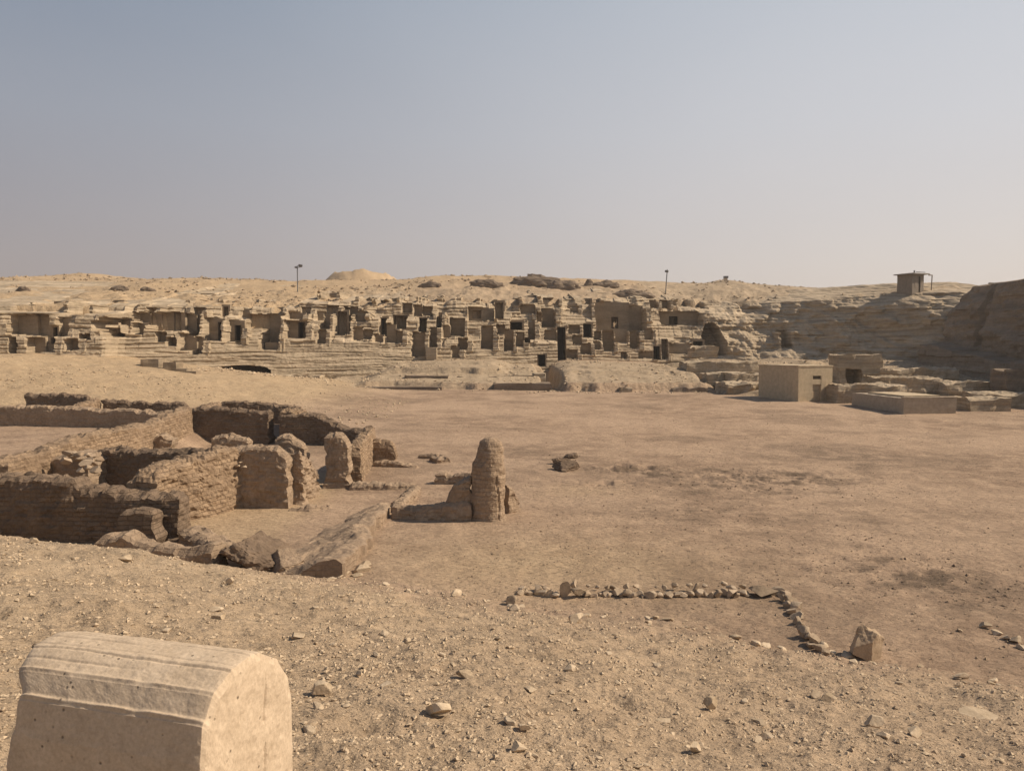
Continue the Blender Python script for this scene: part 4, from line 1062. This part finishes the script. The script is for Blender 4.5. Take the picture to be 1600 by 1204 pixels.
# rubble along the rock terraces and on the sand hill
r = np.random.RandomState(9)
n = 9000
x = r.uniform(-30, 46, n); y = r.uniform(64, 91, n)
den = fb2(x * .25, y * .3, 3, 303)
k = (den > .08) | (r.uniform(0, 1, n) < .12) | ((y < 74.5) & (y > 72) & (r.uniform(0, 1, n) < .4))
k &= ~((y < 70) & (x < 20))
x, y = x[k], y[k]
scatter('rubble', np.stack([x, y, terrain(x, y)], 1), .10 + .32 * r.uniform(0, 1, len(x)) ** 3, 0, M_stone_r if False else M_gravel)
n = 4000
x = r.uniform(-45, -8, n); y = r.uniform(46, 62, n)
k = fb2(x * .3, y * .3, 3, 304) > .12
x, y = x[k], y[k]
scatter('rubble', np.stack([x, y, terrain(x, y)], 1), .05 + .2 * r.uniform(0, 1, len(x)) ** 3, 0, M_gravel)
n = 26000
x = r.uniform(-75, 47, n); y = r.uniform(84, 132, n)
k = (y > Y0(x) + prof(x, ZT(x)) + 1) & ((fb2(x * .12, y * .16, 4, 306) > .02) | (r.uniform(0, 1, n) < .04)) & (r.uniform(0, 1, n) < .3)
x, y = x[k], y[k]
scatter('rubble', np.stack([x, y, terrain(x, y)], 1), .08 + .6 * r.uniform(0, 1, len(x)) ** 4, 0, M_border)
# medium stones one could pick up, each its own thing
protos = []
for k in range(10):
    protos.append(rock_mesh('loose_rock', 700 + k, (1, .8, .55), M_stone, 2, 9, .07).data)
for o in list(bpy.data.objects):
    if o.type == 'MESH' and o.data in protos: bpy.data.objects.remove(o)
def small_rock(x, y, z, w, label, group):
    o = bpy.data.objects.new('loose_rock', rnd.choice(protos)); COL.objects.link(o)
    o.location = (x, y, z + w * .1); o.scale = (w, w * rnd.uniform(.7, 1.1), w * rnd.uniform(.6, 1.1))
    o.rotation_euler = (rnd.uniform(-.3, .3), rnd.uniform(-.3, .3), rnd.uniform(0, 6.28))
    tag(o, label, 'rock', group)
pts, r = in_frame(190, 3.2, 20, 5, lambda x, y, s, u: (s > .3) & (u < .8), 35)
for (a, b, c) in pts:
    if a < -.3 and b < 3.6: continue
    small_rock(a, b, c, rnd.uniform(.05, .13) * (.6 + .05 * b), 'nondescript small limestone lump lying on the gravel mound', 'small stones strewn over the mound')
# lumps along the rim of the mound
for i in range(95):
    X = rnd.uniform(-12, 7); Yt = float(np.interp(X, TOEx, TOEy)) - rnd.uniform(-.3, .9)
    small_rock(X, Yt, tz(X, Yt), rnd.choice((.07, .09, .11, .14, .18, .24)), 'pale stone along the broken rim of the gravel mound', 'stones along the mound rim')

# ------------------------------------------------------------------ the pillar
def pillar():
    Yp = 21.8
    base = P(762, 812, Yp); hgt = P(762, 682, Yp)[2] - base[2]
    nz, na = 64, 72
    zz = np.linspace(-.05, 1, nz + 1); aa = np.linspace(0, 2 * math.pi, na, endpoint=False)
    Zr, A = np.meshgrid(zz, aa, indexing='ij')
    rad = np.interp(Zr, [-.05, 0, .05, .12, .5, .72, .86, .94, .985, 1], [.60, .55, .475, .46, .455, .425, .385, .325, .20, .0])
    rad = rad * (1 + .05 * np.cos(2 * A + .6))
    Z = Zr * hgt
    k = np.floor(Z / .15)
    cx = .03 * np.sin(Zr * 3); 
    X = np.cos(A) * rad + cx + np.where(Zr > .65, .04 * (Zr - .65) / .35, 0); Y = np.sin(A) * rad
    n = .055 * fb3(X * 2.2, Y * 2.2, Z * 1.6, 3, 401) + .035 * fb3(X * 8, Y * 8, Z * 9, 3, 402) + .012 * vn3(X * 3, Y * 3, k * 5.1, 403)
    n = n * np.clip(rad / .2, 0, 1)
    # long crack and missing left shoulder
    crack = -.06 * np.exp(-((A - (5.35 + .12 * np.sin(Zr * 9))) / .05) ** 2) * (Zr < .55)
    X = X + np.cos(A) * (n + crack); Y = Y + np.sin(A) * (n + crack)
    X = X - (-.085 * sst(Zr + .03 * np.sin(A * 5), .66, .76) * sst(-np.cos(A), -.1, .5))
    V = np.stack([X.ravel(), Y.ravel(), Z.ravel()], 1)
    I = np.arange((nz + 1) * na).reshape(nz + 1, na); J = np.roll(I, -1, 1)
    Q = np.stack([I[:-1].ravel(), J[:-1].ravel(), J[1:].ravel(), I[1:].ravel()], 1)
    o = mesh_obj('mud_brick_pillar', V, Q, M_pillar, uv=np.stack([(A * .46).ravel(), Z.ravel()], 1))
    o.location = (base[0], Yp, base[2])
    tag(o, 'tall rounded mud-brick pillar standing at the right end of the ruin', 'pillar')
pillar()

# ------------------------------------------------------------------ column drum in the foreground
def drum():
    sec = [(2.30, 2.70), (2.312, 3.30), (2.318, 3.536), (2.332, 3.650), (2.342, 3.660), (2.384, 3.722), (2.396, 3.729), (2.479, 3.764), (2.49, 3.768), (2.60, 3.774), (2.66, 3.755), (2.764, 3.69), (2.837, 3.595), (2.862, 3.505), (2.865, 3.24), (2.87, 2.70)]
    sec = np.array(sec) - np.array([[0, .012]])
    d = np.concatenate([[0], np.cumsum(np.hypot(*np.diff(sec, axis=0).T))])
    t = np.unique(np.concatenate([d, np.linspace(0, d[-1], 120), np.linspace(d[2], d[13], 300)]))
    sy, sz = np.interp(t, d, sec[:, 0]), np.interp(t, d, sec[:, 1]) + 0
    # ring points -> end plane X from Y
    sxp = (-.88) + .23 / .97 * (sy - 2.66)
    ns = len(t); nl = 80
    cyc, czc = 2.6, 3.3
    rings = []
    L = .68
    fr = np.concatenate([[0], np.linspace(.004, .996, nl - 1), [1]])
    # top is longer than the base at the left end
    for u in fr:
        ll = L * np.interp(sz, [3.3, 3.55, 3.65, 3.73, 3.78], [1.07, 1.04, 1.03, 1.10, 1.19])
        ll = ll + .02 * vn2(sz * 14, sy * 14, 411)
        w = u * ll
        x = sxp - .97 * w; y = sy + .23 * w; z = sz + .012 * u
        rings.append(np.stack([x, y, z], 1))
    rings = np.array(rings)
    c = np.array([rings[:, :, 0].mean(1), rings[:, :, 1].mean(1), np.full(len(fr), 3.3)]).T[:, None, :]
    dirv = rings - c; dirv[:, :, 0] *= .1; dirv /= np.linalg.norm(dirv, axis=2)[:, :, None]
    X, Y, Z = rings[:, :, 0], rings[:, :, 1], rings[:, :, 2]
    n = .0035 * fb3(X * 9, Y * 9, Z * 9, 3, 412) + .0022 * fb3(X * 30, Y * 30, Z * 30, 3, 413, .7)
    edge = np.exp(-fr / .02) + np.exp(-(1 - fr) / .02)
    n = n - edge[:, None] * (.006 + .016 * np.maximum(0, fb3(X * 7, Y * 7, Z * 7, 2, 414)))
    # raised fillets along the arrises
    for dd in (d[4], d[6]):
        n = n + (.009 if dd == d[4] else .005) * np.exp(-((t - dd) / .007) ** 2)[None, :] * (1 + .5 * vn2(X * 16, np.broadcast_to(t, X.shape) * 3, 415))
    for q_, a_ in ((.12, .0035), (.24, .005), (.31, .003), (.45, .0045), (.52, .003), (.62, .005), (.78, .004)):
        tq = d[6] + (d[11] - d[6]) * q_
        wob_ = .006 * vn2(X * 4, 0 * X + q_ * 9, 421)
        n = n - a_ * np.exp(-((t[None, :] - tq - wob_) / .0055) ** 2) * sst(vn2(X * 3.3, 0 * X + q_ * 31, 422), -.6, 0)
    # shallow chisel steps on the top facet
    rings = rings + dirv * n[:, :, None]
    # caps as shrinking rings
    def cap(ring, sgn):
        out = []
        cc = np.array([ring[:, 0].mean(), 2.6 if sgn > 0 else ring[:, 1].mean(), 3.25])
        for k in np.linspace(.05, 1, 34):
            q = ring * (1 - k) + cc * k
            nn = .006 * fb3(q[:, 0] * 5, q[:, 1] * 10, q[:, 2] * 10, 3, 417) + .003 * fb3(q[:, 0] * 30, q[:, 1] * 40, q[:, 2] * 40, 2, 418)
            nn = nn + sgn * 0 + .012 * (1 - math.exp(-k / .05))
            grv = -.007 * np.exp(-((q[:, 1] - (2.665 if sgn > 0 else 9) - .004 * vn2(q[:, 2] * 12, 0 * q[:, 2], 419)) / .006) ** 2) * (vn2(q[:, 2] * 9, 0 * q[:, 2], 420) > -.45)
            q = q + np.outer((nn + grv) * sgn, np.array([.97, -.23, 0]))
            out.append(q)
        return out
    front = cap(rings[0], 1); back = cap(rings[-1], -1)
    allr = front[::-1] + list(rings) + back
    V = np.vstack(allr); nR = len(allr)
    I = np.arange(nR * ns).reshape(nR, ns); J = np.roll(I, -1, 1)
    Q = np.stack([I[:-1].ravel(), I[1:].ravel(), J[1:].ravel(), J[:-1].ravel()], 1)
    o = mesh_obj('column_drum', V, Q, M_drum, origin=(-1.25, 2.7, tz(-1.25, 2.7)))
    tag(o, 'large pale limestone column drum lying on its side in the left foreground', 'column drum')
drum()

# ------------------------------------------------------------------ buildings and blocks on the right
def box(x0, x1, y0, y1, z0, z1, step=.4, amp=.0, seed=1, bev=.0):
    ni, nj, nk = [max(2, int(abs(q) / step)) for q in (x1 - x0, z1 - z0, y1 - y0)]
    p, q = lattice(ni, nj, nk)
    V = np.stack([x0 + (x1 - x0) * p[:, 0] / ni, y0 + (y1 - y0) * p[:, 2] / nk, z0 + (z1 - z0) * p[:, 1] / nj], 1)
    if amp:
        V = V + amp * np.stack([fb3(V[:, 0] * 1.2 + s, V[:, 1] * 1.2, V[:, 2] * 1.2, 3, seed + s) for s in (1, 2, 3)], 1)
    return V, q
def plastered_hut():
    x0, y0, z0 = P(1247, 628, 61); z0 = tz(x0, y0) - .15
    root = empty('plastered_block_hut', (x0, y0, z0))
    root.rotation_euler = (0, 0, math.radians(19))
    tag(root, 'small sand coloured plastered hut with a flat roof and boarded door', 'hut')
    w, l = 3.3, 5.0; h = P(1247, 573, 61)[2] - z0
    dx0, dx1 = 1.38, 2.22
    v, f = join([box(0, dx0, 0, .3, 0, h, .3, .012), box(dx1, w, 0, .3, 0, h, .3, .012, 4), box(dx0, dx1, .0, .3, h - .72, h, .3), box(dx0, dx1, .02, .3, h - 1.0 - .42, h - 1.0, .3),
                 box(0, .3, .301, l, 0, h, .3, .015, 5), box(w - .3, w, .301, l, 0, h, .3, .015, 6), box(.301, w - .301, l - .3, l, 0, h, .4)])
    mesh_obj('walls', v, f, M_render, parent=root)
    v, f = box(-.05, w + .05, -.04, l + .05, h + .003, h + .11, .3, .02)
    mesh_obj('roof', v, f, M_render, parent=root)
    v, f = box(dx0, dx1, .16, .22, h - 1.0, h - .72, .2); mesh_obj('vent_slot', v, f, M_dark, parent=root)
    v, f = join([box(dx0 + .03, dx1 - .03, .17, .22, 0, .97, .2), box(dx0 + .03, dx1 - .03, .20, .25, 1.0, h - 1.43, .2)])
    mesh_obj('door', v, f, M_door, parent=root)
plastered_hut()
def low_block():
    x0, y0, z0 = P(1412, 645, 51.6); z0 = tz(x0, y0) - .15
    root = empty('low_masonry_block', (x0, y0, z0))
    root.rotation_euler = (0, 0, math.radians(6))
    tag(root, 'low wide masonry block with a raised slab on top, before the right cliff', 'masonry block')
    h = P(1412, 622, 51.6)[2] - z0; w, l = 3.75, 6.4
    v, f = box(0, w, 0, l, 0, h, .2, .05, 21); mesh_obj('base', v, f, M_concrete, parent=root)
    v, f = box(.55, w - .6, .8, l - 1.2, h - .02, h + .13, .25, .02, 22); mesh_obj('cover_slab', v, f, M_render, parent=root)
    v, f = box(-.04, w + .04, -.04, .3, h + .003, h + .06, .2, .02, 23); mesh_obj('rim', v, f, M_concrete, parent=root)
low_block()
def rough_block(label, px0, px1, ptop, pbase, Y, depth, name='rock_ledge', cat='rock ledge', mat=None, amp=.12, rot=0., group='rock ledges at the foot of the cliff'):
    x0, _, zt_ = P(px0, ptop, Y); x1, _, zb_ = P(px1, pbase, Y)
    step = .2
    v, f = box(0, x1 - x0, 0, depth, -.35, zt_ - zb_, step, amp, rnd.randrange(999))
    o = mesh_obj(name, v, f, mat or M_cliff); o.location = (x0, Y, zb_); o.rotation_euler = (0, 0, rot)
    tag(o, label, cat, group); return o
rough_block('long dark fronted rock ledge left of the trench mouth', 772, 861, 599, 611, 72.6, 4.0, amp=.06, mat=M_cliff_dark)  # undercut shade along the dark ledge fronts is put into their rock colour
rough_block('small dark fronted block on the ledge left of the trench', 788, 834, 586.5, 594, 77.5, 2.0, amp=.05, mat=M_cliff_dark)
rough_block('square pale block at the right end of the ledge, beside the trench', 834, 853, 583, 594, 77.8, 1.5)
rough_block('pale squared block catching sun at the foot of the left stair', 219, 246, 561, 581, 66.5, 2.5, mat=M_niche, amp=.06, rot=.15)
rough_block('shaded squared block right of the pale sunlit one', 254, 274, 566, 583, 66, 2, mat=M_niche, amp=.06, rot=.1)
rough_block('low shaded block at the right end of the squared blocks', 274, 291, 576, 587, 65.5, 1.6, mat=M_niche, amp=.06, rot=.1)
rough_block('smallest squared block at the far right of the row by the stair', 290, 306, 580, 588, 65.2, 1.2, mat=M_niche, amp=.06)
rough_block('banded rock ledge right of the plastered hut', 1310, 1418, 603, 631, 59.5, 4.5, amp=.28)
rough_block('upper rock ledge behind the low masonry block', 1380, 1472, 590, 612, 64, 4, amp=.3)
rough_block('rough yellowish rock ledge right of the low masonry block', 1515, 1578, 624, 647, 53.5, 3, amp=.25)
rough_block('long low rock ledge at the right edge of the picture', 1552, 1660, 617, 640, 56, 4, amp=.25)
rough_block('crooked rock ledge left of the plastered hut', 1140, 1200, 600, 622, 68, 5, amp=.4)
rough_block('flat topped rock step above the crooked ledge', 1142, 1205, 585, 597, 73, 4, amp=.25)
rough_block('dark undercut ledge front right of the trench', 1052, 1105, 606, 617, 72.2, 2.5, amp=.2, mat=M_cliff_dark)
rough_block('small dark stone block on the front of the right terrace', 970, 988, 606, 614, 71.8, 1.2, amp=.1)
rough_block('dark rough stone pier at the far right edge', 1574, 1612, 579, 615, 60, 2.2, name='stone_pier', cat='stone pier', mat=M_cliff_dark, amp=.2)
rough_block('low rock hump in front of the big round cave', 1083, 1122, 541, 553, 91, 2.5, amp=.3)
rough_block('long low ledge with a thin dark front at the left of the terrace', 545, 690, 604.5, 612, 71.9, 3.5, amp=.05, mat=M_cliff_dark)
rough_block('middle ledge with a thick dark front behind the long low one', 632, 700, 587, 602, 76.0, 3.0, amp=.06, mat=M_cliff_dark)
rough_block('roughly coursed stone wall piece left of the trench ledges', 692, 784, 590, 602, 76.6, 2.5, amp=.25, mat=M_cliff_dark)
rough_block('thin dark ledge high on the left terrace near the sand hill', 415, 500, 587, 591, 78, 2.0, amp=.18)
rough_block('small squat carved block before the pale tall court', 666, 682, 543, 557, 86.8, 1.2, name='carved_block', cat='stone block', amp=.06)

def cave_ledge():
    x0, Y, zb_ = P(1312, 600, 69); x1 = P(1374, 600, 69)[0]; zt_ = P(1312, 555, 69)[2]
    h = zt_ - zb_; w = x1 - x0
    a = box(0, w * .16, 0, 3, -.4, h * .6, .2, .16, 71); b_ = box(w * .52, w, 0, 3, -.4, h * .6, .2, .16, 72); c = box(-.1, w + .1, .1, 3, h * .55, h, .2, .22, 73); d = box(.1, w - .1, 2.2, 3.1, -.4, h * .6, .3, .1, 74)
    v, f = join([a, b_, c, d])
    o = mesh_obj('rock_ledge', v, f, M_cliff); o.location = (x0, Y, zb_); o.rotation_euler = (0, 0, -.1)
    tag(o, 'pale rock wall with a low dark cave mouth behind the plastered hut', 'rock ledge', 'rock ledges at the foot of the cliff')
cave_ledge()
rough_block('long low shaded ledge running right from the cave mouth wall', 1372, 1500, 577, 598, 71, 3, amp=.35)
rough_block('stepped rock ledge with sunlit top, far right middle', 1480, 1570, 598, 615, 62.5, 4, amp=.3)
rough_block('broad flat rock step between the gully and the plastered hut', 1075, 1185, 566, 579, 79, 4.5, amp=.22)
rough_block('short flat rock step below the broad one, right of the gully', 1105, 1180, 583, 597, 75, 3.0, amp=.22)
# dark weathered outcrops above the tombs
def outcrop(label, px, py, wpx, hpx, Y, seed, dep=.5, mat=None):
    X, _, Z = P(px, py, Y)
    Z = tz(X, Y) + .05
    w = wpx / F * Y; h = 1.7 * hpx / F * Y
    V = ICO[3][0].copy()
    V = V * np.array([w / 2, w * dep / 2, h])
    n = 1 + .45 * fb3(V[:, 0] * 1.1, V[:, 1] * 1.1, V[:, 2] * 1.6, 4, seed, .65)
    V = V * n[:, None]
    V = V + .16 * fb3(V[:, 0] * 2.4, V[:, 1] * 2.4, V[:, 2] * 3.5, 3, seed + 9)[:, None]
    o = mesh_obj('rock_outcrop', V, ICO[3][1], mat or M_cliff_dark); o.location = (X, Y, Z)
    tag(o, label, 'rock outcrop', 'dark outcrops above the tombs')
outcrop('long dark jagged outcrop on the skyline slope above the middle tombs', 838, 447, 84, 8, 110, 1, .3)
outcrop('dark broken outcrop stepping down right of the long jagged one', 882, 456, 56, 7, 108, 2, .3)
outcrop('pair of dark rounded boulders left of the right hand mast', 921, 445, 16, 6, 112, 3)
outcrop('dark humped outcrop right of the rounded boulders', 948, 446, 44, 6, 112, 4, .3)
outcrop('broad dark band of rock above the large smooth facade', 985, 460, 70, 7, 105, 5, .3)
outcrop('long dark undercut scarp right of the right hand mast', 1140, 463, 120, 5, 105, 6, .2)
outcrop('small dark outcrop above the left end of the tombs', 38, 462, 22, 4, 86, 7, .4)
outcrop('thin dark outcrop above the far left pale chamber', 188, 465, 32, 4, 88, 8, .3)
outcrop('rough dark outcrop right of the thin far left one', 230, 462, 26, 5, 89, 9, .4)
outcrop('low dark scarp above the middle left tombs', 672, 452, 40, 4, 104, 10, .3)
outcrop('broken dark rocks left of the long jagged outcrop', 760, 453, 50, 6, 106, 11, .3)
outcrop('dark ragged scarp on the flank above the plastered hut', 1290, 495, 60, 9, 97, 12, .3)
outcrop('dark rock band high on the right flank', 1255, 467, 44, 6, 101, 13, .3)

# ------------------------------------------------------------------ masts, marker, hut on the skyline
def tube(p0, p1, r, n=8):
    p0, p1 = Vector(p0), Vector(p1); d = (p1 - p0).normalized()
    a = d.orthogonal().normalized(); b = d.cross(a)
    V = [p + r * (math.cos(t) * a + math.sin(t) * b) for p in (p0, p1) for t in [2 * math.pi * k / n for k in range(n)]]
    V = np.array([tuple(q) for q in V])
    Q = np.array([(k, (k + 1) % n, n + (k + 1) % n, n + k) for k in range(n)] + [(0, n // 2 - 1, n // 2, n - 1)] + [(n, n + n // 2 - 1, n + n // 2, 2 * n - 1)])
    return V, Q
def mast(px, pbase, ptop, Y, label, heads, lean=0.):
    X, _, Zb_ = P(px, pbase, Y); h = P(px, ptop, Y)[2] - Zb_
    root = empty('floodlight_mast', (X, Y, Zb_))
    tag(root, label, 'floodlight mast', 'floodlight masts on the plateau')
    v, f = tube((0, 0, -.6), (lean, 0, h), .065); mesh_obj('pole', v, f, M_metal, parent=root)
    if heads > 1:
        v, f = tube((-.25, 0, h - .30), (.45, 0, h - .16), .035); mesh_obj('cross_arm', v, f, M_metal, parent=root)
    for (hx, hz, sz) in ([(.38, .0, .24), (-.18, -.2, .15)] if heads > 1 else [(-.08, -.25, .22)]):
        v, f = box(-sz, sz, -.1, .1, -sz * .6, sz * .6, .12)
        o = mesh_obj('floodlight', v, f, M_metal, parent=root); o.location = (hx + lean, 0, h + hz); o.rotation_euler = (.35, .1, .4)
mast(465, 450, 415, 97, 'thin pole with two floodlights on the plateau above the left tombs', 2)
mast(1040, 450, 421, 104, 'thin leaning pole with one floodlight on the plateau above the right tombs', 1, .2)
X, Y, Z = P(1134, 439, 128)
root = empty('survey_marker', (X, Y, tz(X, Y) - .3)); tag(root, 'tiny marker post on top of the far right sand hill', 'marker')
v, f = box(-.22, .22, -.22, .22, 0, .75, .15, .04); mesh_obj('plinth', v, f, M_stone, parent=root)
v, f = box(-.34, .34, -.3, .3, .753, 1.1, .15, .04); mesh_obj('cap', v, f, M_metal, parent=root)
def skyline_hut():
    Yh = 93.0
    xl, _, zb_ = P(1425, 453, Yh); xr = P(1451, 450, Yh)[0]; zt_ = P(1425, 428, Yh)[2]
    zb_ = zb_ - .5
    root = empty('guard_hut', (xl, Yh, zb_)); tag(root, 'small weathered wooden guard hut with an overhanging roof on the right skyline', 'hut'); root.rotation_euler = (0, 0, math.radians(24))
    w, h, l = xr - xl, zt_ - zb_, 2.1
    dx0, dx1 = w * .56, w * .72
    v, f = join([box(0, dx0, 0, .12, 0, h, .25, .02), box(dx1, w, 0, .12, 0, h, .25, .02, 3), box(dx0, dx1, .003, .12, h - .25, h, .2), box(0, .12, .121, l, 0, h, .3, .02, 5), box(w - .12, w, .121, l, 0, h, .3, .02, 6), box(.121, w - .121, l - .12, l, 0, h, .4)])
    mesh_obj('walls', v, f, M_wood, parent=root)
    v, f = box(dx0, dx1, .3, .34, 0, h - .25, .3); mesh_obj('doorway', v, f, M_dark, parent=root)
    v, f = box(w * .2, w * .42, -.03, -.005, h * .35, h * .85, .3); mesh_obj('shutter', v, f, M_wood, parent=root)
    V, Q = box(-.32, w + .5, -.45, l + .3, h + .003, h + .12, .3, .03); mesh_obj('roof', V, Q, M_roof, parent=root)
    v, f = join([tube((w * .48, .5, h + .1), (w * .48, .5, h + .5), .09), box(w * .5, w + .5, .2, .3, h + .28, h + .35, .3)]); mesh_obj('roof_pipe', v, f, M_metal, parent=root)
    v, f = box(w + .5, w + 1.15, -.3, -.2, h - .12, h + .0, .2); mesh_obj('awning_beam', v, f, M_wood, parent=root)
    v, f = tube((w + 1.0, -.25, .3), (w + 1.1, -.25, h - .1), .06); mesh_obj('awning_post', v, f, M_wood, parent=root)
skyline_hut()

# ------------------------------------------------------------------ dusty air
hm = bpy.data.materials.new('dusty_air'); hm.use_nodes = True
hn, hl = hm.node_tree.nodes, hm.node_tree.links
hn.clear()
ho = hn.new('ShaderNodeOutputMaterial'); hv = hn.new('ShaderNodeVolumePrincipled')
hv.inputs['Color'].default_value = (.93, .88, .82, 1); hv.inputs['Density'].default_value = .0005; hv.inputs['Anisotropy'].default_value = .25
hl.new(hv.outputs[0], ho.inputs['Volume'])
p, q = lattice(1, 1, 1)
tag(mesh_obj('haze', (p - np.array([.5, 0, .5])) * np.array([2200, 36, 2200]) @ np.array([[1, 0, 0], [0, 0, 1], [0, 1, 0]]) + np.array([0, 0, -8]), q, hm), kind='stuff')
